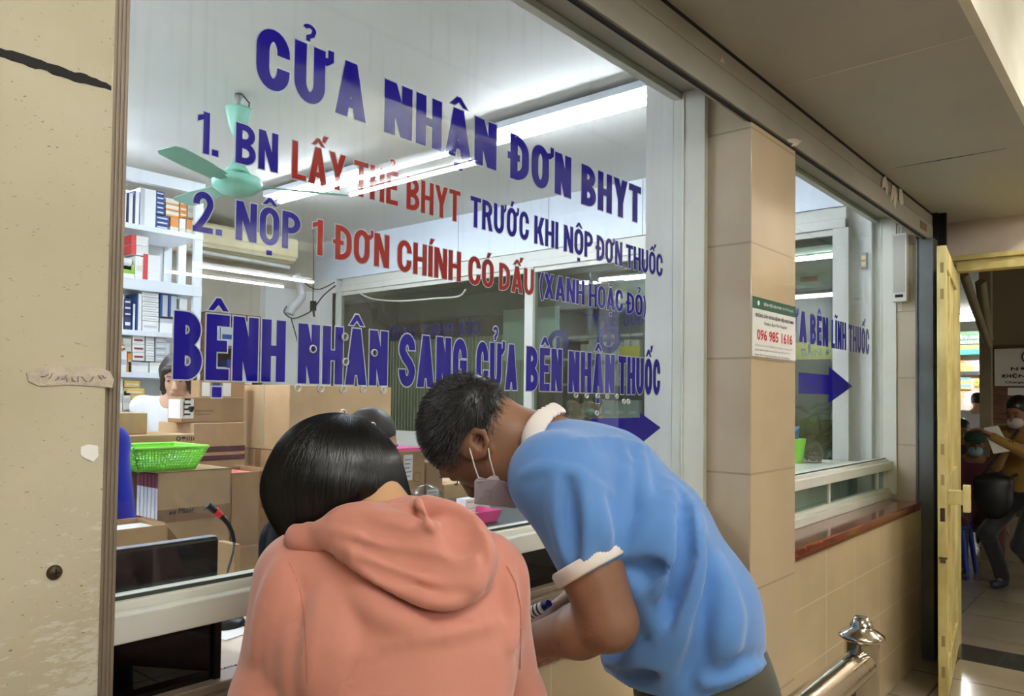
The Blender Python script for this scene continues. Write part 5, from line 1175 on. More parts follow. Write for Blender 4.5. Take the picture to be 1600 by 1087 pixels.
# things in the low slot
def flat(name, pts, z, m, label, cat, th=.002): 
    return tag(MB().prism([(x, y, z) for x, y in pts], (0, 0, th)).build(name, m), label, cat)
P0 = PZ(352, 1000, .932)
flat('paper_slip', [(P0[0], P0[1]), (P0[0]+.10, P0[1]+.02), (P0[0]+.08, P0[1]+.16), (P0[0]-.02, P0[1]+.14)], .9305, M['paper'], 'white paper slip on the desk seen through the low slot', 'paper')
kb = thing('keyboard', 'black keyboard on the desk seen through the low slot under the rail', 'keyboard', (1.05, 1.55, .93))
MB().box(.82, 1.22, 1.47, 1.60, .9305, .948).build('case', M['black'], kb, .003)
mb = MB()
for i in range(15):
    for j in range(4): mb.box(.83+i*.0255, .851+i*.0255, 1.478+j*.029, 1.502+j*.029, .948, .953)
mb.build('keys', mat('key_black', (30, 30, 33), .5), kb, label='black key rows')
# white inner sill, bucket and jar behind the farther window
si = thing('inner_sill', 'white inner window shelf behind the farther window', 'shelf', (4.0, 1.7, .93))
MB().box(3.12, 5.05, 1.47, 1.98, 1.15, 1.185).build('shelf_board', M['alu'], si, .003)
for x in (3.2, 4.9): MB().box(x, x+.03, 1.5, 1.9, 0, 1.15).build('leg', M['alu'], si)
gc = PZ(1247, 722, 1.187); bk = thing('bucket', 'green plastic bucket holding a blue scoop behind the farther window', 'bucket', (gc[0]-.03, gc[1]+.02, 1.187)); c = (gc[0]-.03, gc[1]+.02, 1.187)
MB().lathe([(0, 0), (.058, 0), (.072, .14), (.076, .142), (.074, .136), (.055, .006), (0, .006)], c, 32).build('pail', M['green_plastic'], bk)
MB().prism([(c[0]-.05, c[1]-.02, 1.26), (c[0]+.02, c[1]-.02, 1.28), (c[0]+.06, c[1]-.02, 1.40), (c[0]-.02, c[1]-.02, 1.37)], (0, .03, 0)).build('blue_scoop', mat('blue_plastic', (70, 130, 200), .4), bk)
jc = PZ(1270, 722, 1.187); jr = thing('plastic_jar', 'clear domed plastic jar of brown sweets beside the green bucket', 'jar', (jc[0], jc[1], 1.187))
MB().lathe([(0, 0), (.05, 0), (.056, .03), (.055, .07), (.040, .105), (.015, .12), (0, .122)], (jc[0], jc[1], 1.187), 28).build('jar_body', M['clear'], jr)
mb = MB()
for i in range(40): a = random.random()*6.28; q_ = .04*random.random()**.5; mb.ell((jc[0]+q_*math.cos(a), jc[1]+q_*math.sin(a), 1.20+.035*random.random()), (.009, .009, .007), 7, 5)
mb.build('contents', mat('brown_sweets', (120, 76, 50), .4), jr)
# grey wall fan on the inner pier
wf = PY(1003, 262, 1.75); fnn = thing('wall_fan', 'dark grey round wall fan peeping out beside the white inner pier', 'fan', (2.75, 1.8, 2.5))
cxf = np.array((PY(1036, 266, 1.80)[0], 1.80, PY(1036, 266, 1.80)[2])); axf = _n((-.3, 1, -.15)); fg = mat('fan_grille_grey', (50, 54, 60), .6)
MB().lathe([(0, -.03), (.10, -.03), (.19, -.015), (.21, 0), (.19, .02), (.08, .045), (0, .05)], cxf, 40, tuple(axf)).build('fan_cage', fg, fnn)
MB().lathe([(.205, -.006), (.217, -.006), (.217, .006), (.205, .006)], cxf, 40, tuple(axf)).build('cage_rim', M['grey_metal'], fnn)
MB().tube([cxf-axf*.02, cxf-axf*.14, (cxf[0], 1.56, cxf[2]-.08)], .03, 12).build('arm', fg, fnn)
# ================= second hall seen through the partition =================
struct('floor_hall', MB().box(XP+.07, 7.0, 1.66, 9, -.1, 0).box(7.0, 9.2, 1.92, 9, -.1, 0), M['tile_floor'])
M['dim_ceiling'] = mat('grey_green_ceiling', (150, 156, 146), .8, var=.12, vscale=1)
struct('ceiling_hall', MB().box(XP+.10, 9.2, 1.6, 9, 3.0, 3.1).box(6.2, 6.5, 1.6, 9, 2.78, 3.0).box(7.9, 8.1, 1.6, 9, 2.7, 3.0), M['dim_ceiling'])
struct('wall_hall', MB().box(9.2, 9.3, 1.92, 9, 0, 3.1).box(XP+.1, 9.3, 9, 9.1, 0, 3.1).box(5.94, 7.0, 1.60, 1.66, 0, 3.1).box(7.0, 7.06, 1.60, 1.92, 0, 3.1).box(7.06, 9.2, 1.86, 1.92, 0, 3.1), mat('olive_grey_wall', (128, 128, 112), .7, var=.15, vscale=1))
batten('ceiling_lamp', 'single-tube lamp in the hall beyond the partition, near the white inner pier', (7.0, PX(1030, 430, 7.0)[1], PX(990, 434, 7.0)[2]), (7.0, PX(936, 439, 7.0)[1], PX(940, 437, 7.0)[2]), 1, .05, 40, (240, 246, 250))
tz = PX(1290, 401, 6.6)[2]
batten('ceiling_lamp', 'single-tube lamp seen through the farther window above the lettering', (6.6, PX(1225, 405, 6.6)[1], tz), (6.6, PX(1343, 398, 6.6)[1], tz), 1, .05, 40, (240, 246, 250))
gx = 6.3; ya, yb = PX(835, 600, gx)[1], PX(606, 600, gx)[1]
gt = thing('folding_gate', 'tall metal gate of narrow vertical slats beyond the partition', 'gate', (gx, (ya+yb)/2, 0))
mb = MB(); y = ya; zt_ = PX(700, 528, gx)[2]
while y < yb: mb.box(gx, gx+.03, y, y+.022, .05, zt_); y += .055
mb.build('slats', mat('pale_grey_slat', (186, 186, 168), .5), gt)
MB().box(gx+.03, gx+.06, ya, yb, .05, .12).box(gx+.03, gx+.06, ya, yb, 1.15, 1.2).box(gx+.03, gx+.06, ya, yb, zt_-.06, zt_).build('cross_rails', M['grey_metal'], gt)
c = (PX(786, 520, 6.0)[1], PX(872, 520, 6.0)[1]); z1_, z0_ = PX(830, 481, 6.0)[2], PX(830, 562, 6.0)[2]
bd = thing('white_board', 'pale blank board hanging beyond the partition mullion', 'board', (6.0, sum(c)/2, z0_))
MB().box(6.0, 6.02, c[1], c[0], z0_, z1_).build('panel', mat('pale_green_board', (206, 216, 208), .4), bd)
MB().tube([(6.01, c[0]-.05, z1_), (6.01, c[0]-.05, 2.78)], .004, 6).tube([(6.01, c[1]+.05, z1_), (6.01, c[1]+.05, 2.78)], .004, 6).build('hanging_wires', M['grey_metal'], bd)
fx0 = 8.2; fa, fb = PX(1004, 560, fx0)[1], PX(880, 560, fx0)[1]
fsf = thing('filing_shelf', 'grey open filing shelf against the far wall beyond the partition', 'shelf', (fx0, (fa+fb)/2, 0))
mb = MB(); mb.box(fx0, fx0+.4, fa-.03, fa, 0, 2.35).box(fx0, fx0+.4, fb, fb+.03, 0, 2.35).box(fx0+.38, fx0+.4, fa, fb, 0, 2.35); mb.build('side_panels', M['grey_metal'], fsf)
for z in (.4, .85, 1.3, 1.72, 2.05, 2.33):
    MB().box(fx0, fx0+.38, fa, fb, z, z+.03).build('shelf_board', M['white_wall'], fsf)
i = 0
for z in (1.33, 1.75, 2.08):
    y = fa+.06
    while y < fb-.25:
        w_ = .08+.10*random.random(); h_ = min(.25, .15+.1*random.random()); mn = random.choice(['white', 'grey', 'pale'])
        rf = thing('file_box', '%s file box, %s on the %s board of the grey filing shelf' % (WHO[mn], ORD[i % 15], {1.33: 'low', 1.75: 'middle', 2.08: 'top'}[z]), 'box', (fx0+.15, y+w_/2, z))
        MB().box(fx0+.02, fx0+.30, y, y+w_, z+.0005, z+h_).build('case', M['bx_'+mn], rf, .002); MB().box(fx0+.018, fx0+.02, y+w_*.2, y+w_*.8, z+.04, z+.08).build('spine_label', M['paper'], rf)
        y += w_+.01; i += 1
    i = 0
ysg = 8.0; a0, a1 = PX(1000, 540, ysg), PX(968, 560, ysg)
ys = thing('yellow_sign', 'small yellow sign beyond the partition beside the white inner pier', 'sign', tuple(a1)); MB().box(ysg, ysg+.02, min(a0[1], a1[1]), max(a0[1], a1[1]), a1[2], a0[2]).build('panel', mat('yellow_sign_face', (238, 214, 60), .5), ys)
MB().tube([(ysg+.01, (a0[1]+a1[1])/2, a0[2]), (ysg+.01, (a0[1]+a1[1])/2, 3.0)], .006, 6).build('hanger', M['grey_metal'], ys)
# seen through the farther window: yellow notice with mirrored print, small red sign, arrows, plants
nx = 6.9; p0 = PX(1232, 536, nx); p1 = PX(1322, 560, nx)
ns = thing('yellow_notice', 'long yellow notice with black print seen through the farther window', 'sign', (nx, (p0[1]+p1[1])/2, p1[2]))
MB().box(nx, nx+.02, p1[1], p0[1], p1[2], p0[2]).build('panel', bpy.data.materials['yellow_sign_face'], ns)
mb = MB(); small(mb, '1-  BÁN', (nx-.002, p1[1]+.30, p1[2]+.06), (0, 1, 0), UP, .42, .10, .03); mb.build('mirrored_print', M['ink'], ns)
mb = MB(); small(mb, 'BÁN ĐƠN', (nx-.003, p0[1]-.02-.10, p1[2]+.03), (0, -1, 0), UP, .40, .07); mb.build('grey_print', mat('grey_green_print', (120, 160, 120), .6), ns)
MB().tube([(nx+.01, p1[1]+.05, p0[2]), (nx+.01, p1[1]+.05, 3.0)], .006, 6).tube([(nx+.01, p0[1]-.05, p0[2]), (nx+.01, p0[1]-.05, 3.0)], .006, 6).build('hangers', M['grey_metal'], ns)
q0, q1 = PX(1245, 433, 6.25), PX(1283, 443, 6.25)
rs = thing('red_notice', 'small red and white notice strip under the beam behind the farther window', 'sign', tuple(q1)); MB().box(6.19, 6.2, q1[1], q0[1], q1[2], q0[2]).build('panel', M['paper'], rs)
MB().box(6.188, 6.19, q1[1]+.01, q0[1]-.05, q1[2]+.015, q0[2]-.012).build('red_print', mat('red_print_2', (200, 40, 44), .5), rs)
tg = PX(1350, 407, 5.18); tb_ = thing('light_switch', 'small switch box with amber lights on the far window jamb', 'switch', (5.19, tg[1], tg[2]))
MB().box(5.17, 5.198, tg[1]-.018, tg[1]+.018, tg[2]-.05, tg[2]+.05).build('case', M['grey_metal'], tb_, .002); MB().box(5.168, 5.17, tg[1]-.012, tg[1]+.012, tg[2]+.005, tg[2]+.03).box(5.168, 5.17, tg[1]-.012, tg[1]+.012, tg[2]-.035, tg[2]-.01).build('amber_lights', mat('amber', (226, 190, 100), .4), tb_)
leafm = mat('leaf_green', (74, 112, 56), .5, var=.3, vscale=9); potm = mat('brown_pot', (110, 84, 66), .6)
def plant(label, x, y, h, n, seed):
    rnd = random.Random(seed); r = thing('potted_plant', label, 'plant', (x, y, 0)); MB().lathe([(0, 0), (.13, 0), (.17, .30), (.18, .31), (.165, .30), (.15, .27), (0, .27)], (x, y, 0), 28).build('pot', potm, r)
    st = MB(); lf = MB()
    for k in range(n):
        a = rnd.random()*6.28; l = h*(.55+.45*rnd.random()); sp_ = .06+.16*rnd.random(); c0 = np.array((x+.05*math.cos(a), y+.05*math.sin(a), .27)); tip = c0+np.array((math.cos(a)*sp_, math.sin(a)*sp_, l-.27))
        st.tube([c0, (c0+tip)/2+np.array((0, 0, .05)), tip], [.010, .007, .003], 6)
        for j in range(7):
            t = .35+.65*j/6; b = c0*(1-t)+tip*t; aa = a+2.4*j+rnd.random(); d = np.array((math.cos(aa), math.sin(aa), .25)); w_ = np.array((-math.sin(aa), math.cos(aa), 0))*.022; L_ = .14+.08*rnd.random()
            pts = [b, b+d*L_*.35+w_, b+d*L_*.7+w_*.7-np.array((0, 0, .02)), b+d*L_-np.array((0, 0, .09)), b+d*L_*.7-w_*.7-np.array((0, 0, .02)), b+d*L_*.35-w_]
            lf.prism(pts, (0, 0, .0015))
    st.build('stems', potm, r); lf.build('leaves', leafm, r)
for i, (u, lb, h) in enumerate(((1246, 'bushy green potted plant beyond the farther window, behind the bucket', 1.55), (1292, 'taller green potted plant beyond the farther window, under the arrow', 1.65), (1322, 'rightmost green potted plant beyond the farther window', 1.55))):
    plant(lb, (5.62, 6.14, 6.66)[i], (2.0, 2.06, 2.16)[i], h, 14, i+3)
figure('person', 'dark-haired visitor standing beyond the partition, left of the masked one', PX(898, 632, 6.3), 190, lean=6, tilt=15, shirt=(70, 60, 60), res=.014, hair='short')
figure('person', 'visitor in a pale surgical mask standing beyond the partition glass', PX(927, 634, 6.9), 185, lean=4, tilt=10, shirt=(120, 120, 110), res=.014, hair='short', mask=(176, 212, 214))
# ================= hall beyond the doorway =================
struct('floor_far', MB().box(5.74, 7.0, -3, 1.66, -.1, 0).box(7.0, 18, -3, 1.86, -.1, 0).box(9.3, 18, 1.86, 6, -.1, 0), tiles('far_hall_floor_tile', (150, 138, 118), (120, 108, 90), .6, .6, horiz='f', var=.15, msize=.006))
struct('ceiling_far', MB().box(5.94, 18, -3, 1.60, 3.0, 3.1).box(7.06, 18, 1.60, 1.86, 3.0, 3.1).box(9.3, 18, 1.86, 6, 3.0, 3.1), M['dim_ceiling'])
wlx = 9.10
struct('wall_far', MB().box(wlx, wlx+.2, -3, PX(1545, 600, wlx)[1], 0, 3.0), mat('tan_hall_wall', (150, 138, 112), .7, var=.1, vscale=1))
struct('wall_far_end', MB().box(17.8, 18, -3, 6, 0, 3.1), M['white_wall'])
MB_ = MB()
beam = struct('ceiling_beam', MB().prism([(7.4, -1, 3.0), (7.9, -1, 3.0), (7.9, -1, 2.72), (7.4, -1, 2.86)], (0, 2.66, 0)), mat('dusty_beam', (120, 110, 88), .8, var=.2))
stm = mat('dusty_strut', (150, 138, 110), .7, var=.15)
for (u0, v0, u1, v1, X0, X1, r, lb) in ((1506, 428, 1544, 540, 6.6, 8.6, .035, 'long slanting roof strut crossing the doorway view'), (1532, 440, 1544, 530, 8.0, 8.6, .045, 'steep thick roof strut joining the long strut')):
    a, b = PX(u0, v0, X0), PX(u1, v1, X1); tag(MB().tube([a, b], r, 4).build('roof_strut', stm), lb, 'strut')
sx = 8.95; pcol = PX(1543, 600, sx)
struct('post_hall', MB().box(sx, sx+.12, pcol[1]-.03, pcol[1]+.07, 0, 3.0), stm)
# brown notice board with charging sign
bx_ = wlx-.035; y1_ = PX(1549, 600, bx_)[1]; y0_ = y1_-1.4; z1_ = PX(1560, 540, bx_)[2]; z0_ = PX(1560, 660, bx_)[2]
nb = thing('notice_board', 'dark brown notice board on the tan wall beyond the doorway', 'board', (bx_, (y0_+y1_)/2, z0_))
MB().box(bx_, wlx-.002, y0_, y1_, z0_, z1_).build('panel', M['wood'], nb, .004)
mb = MB()
for (ya_, yb_) in ((y1_-.16-.16, y1_-.16+.02), (y1_-.60, y1_-.42)):
    for zz in (z1_-.46, z1_-.66): mb.box(bx_-.004, bx_, ya_, yb_, zz-.035, zz+.04)
mb.build('name_cards', M['paper'], nb)
cs = thing('charging_sign', 'white sign with a black plug symbol on the brown board', 'sign', (bx_-.01, y1_-.35, z1_-.38))
zs0 = PX(1560, 603, bx_)[2]; zs1 = PX(1560, 545, bx_)[2]; yl = PX(1554, 570, bx_)[1]; yr = yl-.62
MB().box(bx_-.012, bx_-.001, yr, yl, zs0, zs1).build('sign_face', M['paper'], cs, .002)
Rm = (0, -1, 0); mb = MB(); ym_ = (yl+yr)/2; zc_ = zs1-.085
mb.prism([(bx_-.013, ym_+.03, zc_+.03), (bx_-.013, ym_-.03, zc_+.03), (bx_-.013, ym_-.03, zc_-.01), (bx_-.013, ym_, zc_-.035), (bx_-.013, ym_+.03, zc_-.01)], (-.001, 0, 0))
for o_ in (-.016, .016): mb.box(bx_-.014, bx_-.013, ym_+o_-.004, ym_+o_+.004, zc_+.03, zc_+.05)
rg = [(bx_-.0135, ym_+.075*math.cos(a), zc_+.065*math.sin(a)) for a in [math.radians(-70+320*i/24) for i in range(25)]]
mb.tube(rg, .006, 6); mb.build('plug_symbol', M['ink'], cs)
mb = MB(); small(mb, 'NƠI SẠC', (bx_-.0125, ym_+.17, zs0+.145), Rm, UP, .34, .045, .03); small(mb, 'ĐIỆN THOẠI', (bx_-.0125, ym_+.25, zs0+.075), Rm, UP, .50, .050, .03); small(mb, 'Charge Your Phone', (bx_-.0125, ym_+.22, zs0+.02), Rm, UP, .44, .030, .02)
mb.build('sign_text', M['ink'], cs)
# lit counter far behind
kx = 15.0; k0, k1 = PX(1488, 560, kx)[1], PX(1548, 560, kx)[1]
kt = thing('service_kiosk', 'brightly lit service counter with green fascia far beyond the doorway', 'kiosk', (kx, (k0+k1)/2, 0)); zk = lambda v: PX(1518, v, kx)[2]
MB().box(kx, kx+.1, k1, k0, zk(538), zk(518)).build('green_fascia', mat('dark_green_fascia', (42, 78, 54), .6), kt)
mb = MB(); small(mb, 'QUẦY 06 - GIAO DỊCH', (kx-.01, k0-.05, zk(530)), Rm, UP, (k0-k1)*.8, .09, .02); small(mb, 'KHÔNG ĐÓNG GIỜ, HOÀN', (kx-.01, k0-.05, zk(537)), Rm, UP, (k0-k1)*.85, .07, .02); mb.build('fascia_text', M['paper'], kt)
MB().box(kx, kx+.1, k1, k0, zk(545), zk(539)).build('orange_strip', mat('orange_strip', (200, 120, 60), .5), kt)
MB().box(kx-.1, kx+.1, k1, k0, zk(554), zk(546)).build('teal_awning', mat('teal_awning', (40, 150, 130), .5), kt)
MB().box(kx, kx+.1, k1, k0, zk(586), zk(580)).build('dark_band', mat('dark_band', (52, 60, 58), .6), kt)
mb = MB(); small(mb, 'NƠI GIAO DỊCH', (kx-.01, k0-.4, zk(585)), Rm, UP, (k0-k1)*.5, .05, .02); mb.build('band_text', M['paper'], kt)
lit = mat('counter_posters', (226, 216, 222), .6, col2=(206, 150, 90), vscale=3)
MB().box(kx+.05, kx+.1, k1, k0, zk(660), zk(554)).build('back_panel', lit, kt)
ya_, yb_ = PX(1492, 600, kx)[1], PX(1516, 600, kx)[1]
ps = MB().box(kx+.03, kx+.05, yb_, ya_, zk(608), zk(589)).build('landscape_poster', mat('poster_blue_green', (96, 150, 200), .5, col2=(210, 200, 70), vscale=4, stretch=(0, 0, 4)), kt)
mb = MB(); small(mb, '09', (kx+.02, PX(1521, 600, kx)[1], zk(603)), Rm, UP, .17, .12, .03); mb.build('number_09', mat('lime_print', (170, 190, 40), .5), kt)
MB().box(kx-.3, kx, k1, k0, 0, 1.0).build('counter', M['white_wall'], kt)
batten('ceiling_lamp', 'lamp over the lit counter far beyond the doorway', (14.2, k0+.3, 2.9), (14.2, k1-.6, 2.9), 2, .3, 55, (250, 250, 244))
batten('ceiling_lamp', 'dim lamp in the hall beyond the doorway, out of view', (8.0, -1.6, 2.9), (9.0, -1.6, 2.9), 1, .05, 9, (255, 240, 214))
# people beyond the doorway
figure('person', 'person in a white shirt seen from behind at the lit counter', PX(1528, 627, 12.2), 10, lean=2, tilt=10, shirt=(226, 224, 236), trousers=(150, 140, 140), res=.016)
figure('person', 'seated person in a maroon jacket wearing a pale blue mask beyond the doorway', PX(1523, 693, 8.35), 195, lean=5, tilt=12, sit=.06, shirt=(92, 30, 50), trousers=(84, 36, 30), shoes=(40, 34, 30), skin=SKIN_D, mask=(150, 196, 206), hair='cap', hairm=mat('dark_green_cap', (40, 66, 48), .8), res=.013)
figure('person', 'seated person in dark clothes partly hidden behind the yellow door leaf', PX(1503, 672, 9.9), 195, lean=3, tilt=25, sit=.05, shirt=(36, 36, 42), trousers=(30, 30, 34), skin=SKIN_D, res=.015)
hp_ = PX(1591, 644, 7.7)
paper_at = PX(1545, 675, 7.45)
ps_ = figure('person', 'standing person in a mustard shirt reading a paper beyond the doorway', hp_, 158, lean=4, tilt=24, shirt=(150, 112, 44), trousers=(24, 24, 28), shoes=(34, 40, 62), skin=SKIN_D, mask=(190, 176, 170),
             hands=[PX(1548, 680, 7.35), PX(1572, 700, 7.5)], res=.011, s=1.08)
pp = PX(1537, 668, 7.33); pq = PX(1570, 700, 7.40)
tag(MB().prism([pp, pp+np.array((0, -.10, .02)), pq+np.array((0, -.05, -.02)), pq+np.array((0, .08, -.05))], (.002, 0, 0)).build('paper_sheet', M['paper']), 'white sheet of paper held by the person in mustard', 'paper')
bgp = PX(1552, 775, 7.55); bag = thing('shoulder_bag', 'black shoulder bag hanging at the side of the person in mustard', 'bag', tuple(bgp-np.array((0, 0, .2))))
soft('bag_body', [elp(bgp, (.09, .15, .19), None, .03), cap(bgp+np.array((0, -.1, .12)), bgp+np.array((0, .1, .12)), .05, .05, .05)], .012, mat('black_leather', (18, 18, 22), .45), bag)
MB().tube([bgp+np.array((0, .08, .17)), PX(1568, 700, 7.5), PX(1592, 672, 7.56)], .010, 8).tube([bgp+np.array((0, -.1, .15)), PX(1592, 740, 7.7)], .010, 8).build('strap', mat('black_strap', (20, 20, 22), .6), bag)
# blue plastic stools
blp = mat('royal_blue_plastic', (28, 70, 180), .35)
def stool(label, x, y, s=1.0, back=False):
    r = thing('plastic_stool', label, 'stool', (x, y, 0), 'blue plastic stools')
    MB().box(x-.19, x+.19, y-.19, y+.19, .43, .46).build('seat', blp, r, .01)
    for sx_ in (-1, 1):
        for sy in (-1, 1): MB().tube([(x+sx_*.15, y+sy*.15, .43), (x+sx_*.20, y+sy*.20, 0)], [.028, .018], 4).build('leg', blp, r)
    return r
l1 = PZ(1496, 903, 0)
stool('blue plastic stool nearest the yellow door leaf', l1[0]+.19, l1[1]+.12)

# ================= staff inside the dispensary =================
nh = Q(277, 588, 4.25)
figure('person', 'nurse in a white uniform with a dark bob, looking down behind the cartons', nh, -125, lean=10, tilt=22, shirt=(232, 232, 236), trousers=(220, 220, 226), hair='bob', hairm=HAIRB, res=.008, s=1.0,
       hands=[nh+np.array((-.12, -.16, -.52)), nh+np.array((.14, -.17, -.52))])
kh = Q(580, 692, 2.9)
figure('person', 'dark-haired colleague with bowed head, seated inside behind the woman in pink', kh, -48, lean=18, tilt=26, sit=.05, floor=0.0, shirt=(206, 208, 214), trousers=(60, 60, 66), hair='short', hairm=mat('greying_dark_hair', (34, 30, 30), .5), res=.009, s=.97,
       hands=[kh+np.array((.20, .06, -.50)), kh+np.array((.20, -.16, -.50))])
bh = Q(80, 608, 2.65)
figure('person', 'worker in a royal blue shirt half hidden behind the cream column', bh, 60, lean=5, tilt=15, shirt=(28, 40, 190), trousers=(40, 40, 48), res=.009, s=1.02)
# ================= the two visitors at the window =================
def vd(x, d, z): return _n(AR*x+AD*d+np.array((0, 0, 1.))*z)
ZZ = np.array((0, 0, 1.0))
def knit(name, col, dark, rough=.75, sc=900):
    m = mat(name, col, rough, sheen=.35, col2=dark, vscale=3); nt = m.node_tree; N = nt.nodes; L = nt.links; p = N['Principled BSDF']
    g = N.new('ShaderNodeNewGeometry'); t = N.new('ShaderNodeTexVoronoi'); t.inputs['Scale'].default_value = sc; L.new(g.outputs['Position'], t.inputs['Vector'])
    n2 = N.new('ShaderNodeTexNoise'); n2.inputs['Scale'].default_value = 22; n2.inputs['Detail'].default_value = 3; L.new(g.outputs['Position'], n2.inputs['Vector'])
    ad = N.new('ShaderNodeMath'); ad.operation = 'MULTIPLY_ADD'; ad.inputs[1].default_value = .12; L.new(t.outputs[0], ad.inputs[0]); L.new(n2.outputs[0], ad.inputs[2])
    b = N.new('ShaderNodeBump'); b.inputs['Strength'].default_value = .22; b.inputs['Distance'].default_value = .006; L.new(ad.outputs[0], b.inputs['Height']); L.new(b.outputs[0], p.inputs['Normal'])
    return m
# ---------------- man in the blue polo shirt ----------------
def build_man():
    foot = Q(1085, 1060, 1.5); root = thing('person', 'man in a light blue polo shirt bending to the window, mask hanging from one ear', 'person', (float(foot[0]), float(foot[1]), 0))
    hc = Q(748, 686, 1.50); f = vd(-.36, .34, -.87); up = vd(-.90, .12, .40)
    hp, P, R = head_prims(hc, f, up, .95)
    neck0 = Q(772, 668, 1.50); neck1 = Q(862, 712, 1.50)
    el = Q(953, 972, 1.30); sh = Q(884, 742, 1.345); wr = Q(838, 1000, 1.44)
    body = hp+[cap(neck0, neck1, .060, .068, .03), cap(Q(775, 715, 1.49), Q(850, 745, 1.49), .042, .055, .03),
               cap(sh, el, .058, .046, .012), cap(Q(925, 900, 1.31), el, .051, .044, .012), cap(el, Q(905, 985, 1.345), .044, .046, .012), cap(Q(905, 985, 1.345), wr, .046, .031, .012),
               cap(neck1, Q(920, 780, 1.5), .07, .09, .04)]
    body += hand_prims(wr, wr-el, -ZZ+AD*.2, -1, .98, .55)
    wr2 = Q(868, 962, 1.66); el2 = Q(955, 905, 1.70)
    body += [cap(Q(905, 760, 1.66), el2, .05, .042, .02), cap(el2, wr2, .042, .029, .02)]+hand_prims(wr2, Q(838, 966, 1.66)-wr2, -ZZ, 1, .95, .7)
    # left ear with its rim
    c = P(.083, -.004, -.002)
    ce = Q(747, 690, 1.415)
    body += [cap(Q(733, 684, 1.425), Q(741, 672, 1.418), .0045, .005, .006), cap(Q(741, 672, 1.418), Q(755, 675, 1.414), .005, .005, .006), cap(Q(755, 675, 1.414), Q(762, 691, 1.416), .005, .0045, .006), cap(Q(762, 691, 1.416), Q(759, 706, 1.422), .0045, .006, .006),
             cap(Q(737, 688, 1.432), Q(757, 702, 1.430), .017, .012, .010), cap(Q(744, 688, 1.421), Q(752, 697, 1.421), .006, .005, .006, True)]
    SKM = mat('skin_tan_warm', (150, 107, 80), .48, var=.10, vscale=14, bump=.06, bscale=160)
    soft('body', body, .0042, SKM, root)
    # shirt
    dep = AD
    cc = Q(920, 881, 1.318); ax = _n(vd(-.49, .258, .87))
    shirt = [cap(Q(878, 755, 1.345), cc-ax*.02, .080, .052, .04), elp(cc-ax*.160, (.15, .15, .15), None, .003, True),
             cap(Q(915, 752, 1.50), Q(1000, 838, 1.50), .100, .124, .03, w=dep, kw=1.62), cap(Q(1000, 838, 1.50), Q(1068, 950, 1.50), .124, .128, .05, w=dep, kw=1.46), cap(Q(1068, 950, 1.50), Q(1098, 1090, 1.50), .128, .124, .05, w=dep, kw=1.45),
             cap(Q(1000, 900, 1.50), Q(1032, 1080, 1.50), .085, .105, .05, w=dep, kw=1.5), cap(Q(865, 718, 1.50), Q(950, 748, 1.50), .082, .098, .04, w=dep, kw=1.3),
             cap(Q(862, 742, 1.36), Q(905, 752, 1.40), .072, .078, .04), cap(Q(862, 742, 1.64), Q(950, 880, 1.70), .075, .060, .05)]
    base = list(shirt)
    F = []
    for pts, r, lf, sb in (([(960, 672), (978, 720), (972, 790), (966, 850)], .007, .0, False), ([(815, 742), (850, 728), (900, 738), (955, 772)], .006, .001, False),
        ([(1052, 760), (1047, 840), (1024, 930), (990, 1010)], .016, .002, False), ([(1080, 790), (1082, 880), (1066, 970), (1030, 1050)], .018, .003, False),
        ([(1063, 775), (1064, 870), (1040, 960), (1008, 1035)], .010, .006, True), ([(1098, 850), (1108, 940), (1098, 1010), (1075, 1060)], .012, .004, True),
        ([(1125, 880), (1140, 960), (1135, 1030)], .014, .000, False), ([(985, 860), (1010, 820), (1040, 780)], .010, .002, False), ([(980, 885), (1000, 900), (1030, 880)], .010, .004, True),
        ([(985, 905), (1020, 960), (1045, 1010)], .012, .003, False), ([(1195, 1032), (1150, 1045), (1100, 1066)], .010, .002, False), ([(1198, 1020), (1150, 1036), (1110, 1054)], .008, .004, True),
        ([(945, 1030), (985, 1040), (1020, 1025), (1045, 995)], .014, .002, False), ([(950, 1052), (985, 1058), (1025, 1045)], .009, .004, True),
        ([(868, 745), (872, 800), (885, 870)], .010, .000, False), ([(905, 750), (912, 810), (908, 880)], .012, .001, False), ([(888, 755), (893, 820), (897, 878)], .008, .004, True), ([(930, 765), (938, 820), (945, 855)], .010, .001, False),
        ([(1000, 700), (1004, 760), (1010, 800)], .008, .003, False), ([(900, 690), (950, 690), (1010, 700)], .008, .004, False)):
        F += fold(base, pts, r, None, sb, (-r*.55+lf*.3) if not sb else r*.75)
    shirt += F
    hem = Q(1150, 1076, 1.38); shirt.append(elp(hem+np.array((0, 0, -3.0))+AR*-.02, (3.0, 3.0, 3.0), None, .004, True))
    SH = knit('sky_blue_knit', (92, 143, 208), (86, 136, 200), sc=1200)
    soft('polo_shirt', shirt, .0058, SH, root)
    # ribbed cuff and collar
    WK = mat('white_rib_knit', (236, 226, 218), .8)
    nt = WK.node_tree; p = nt.nodes['Principled BSDF']
    a_ = _n(AR-ax*np.dot(AR, ax)); b__ = np.cross(ax, a_)
    mb = MB(); n = 150; vs = []; 
    for (r_, h_) in ((.0640, .013), (.0670, .009), (.0670, -.010), (.0640, -.013), (.050, .0)):
        for k in range(n):
            th = 2*math.pi*k/n; rr_ = r_*(1+(.012 if k % 2 else -.006)*(1 if -.0125 < h_ < .0125 else .3)); vs.append(cc+ax*h_+rr_*(math.cos(th)*a_*.97+math.sin(th)*b__))
    mb.add(vs, [(i*n+k, i*n+(k+1) % n, (i+1)*n+(k+1) % n, (i+1)*n+k) for i in range(4) for k in range(n)], True)
    mb.build('sleeve_cuff', WK, root, label='white ribbed cuff')
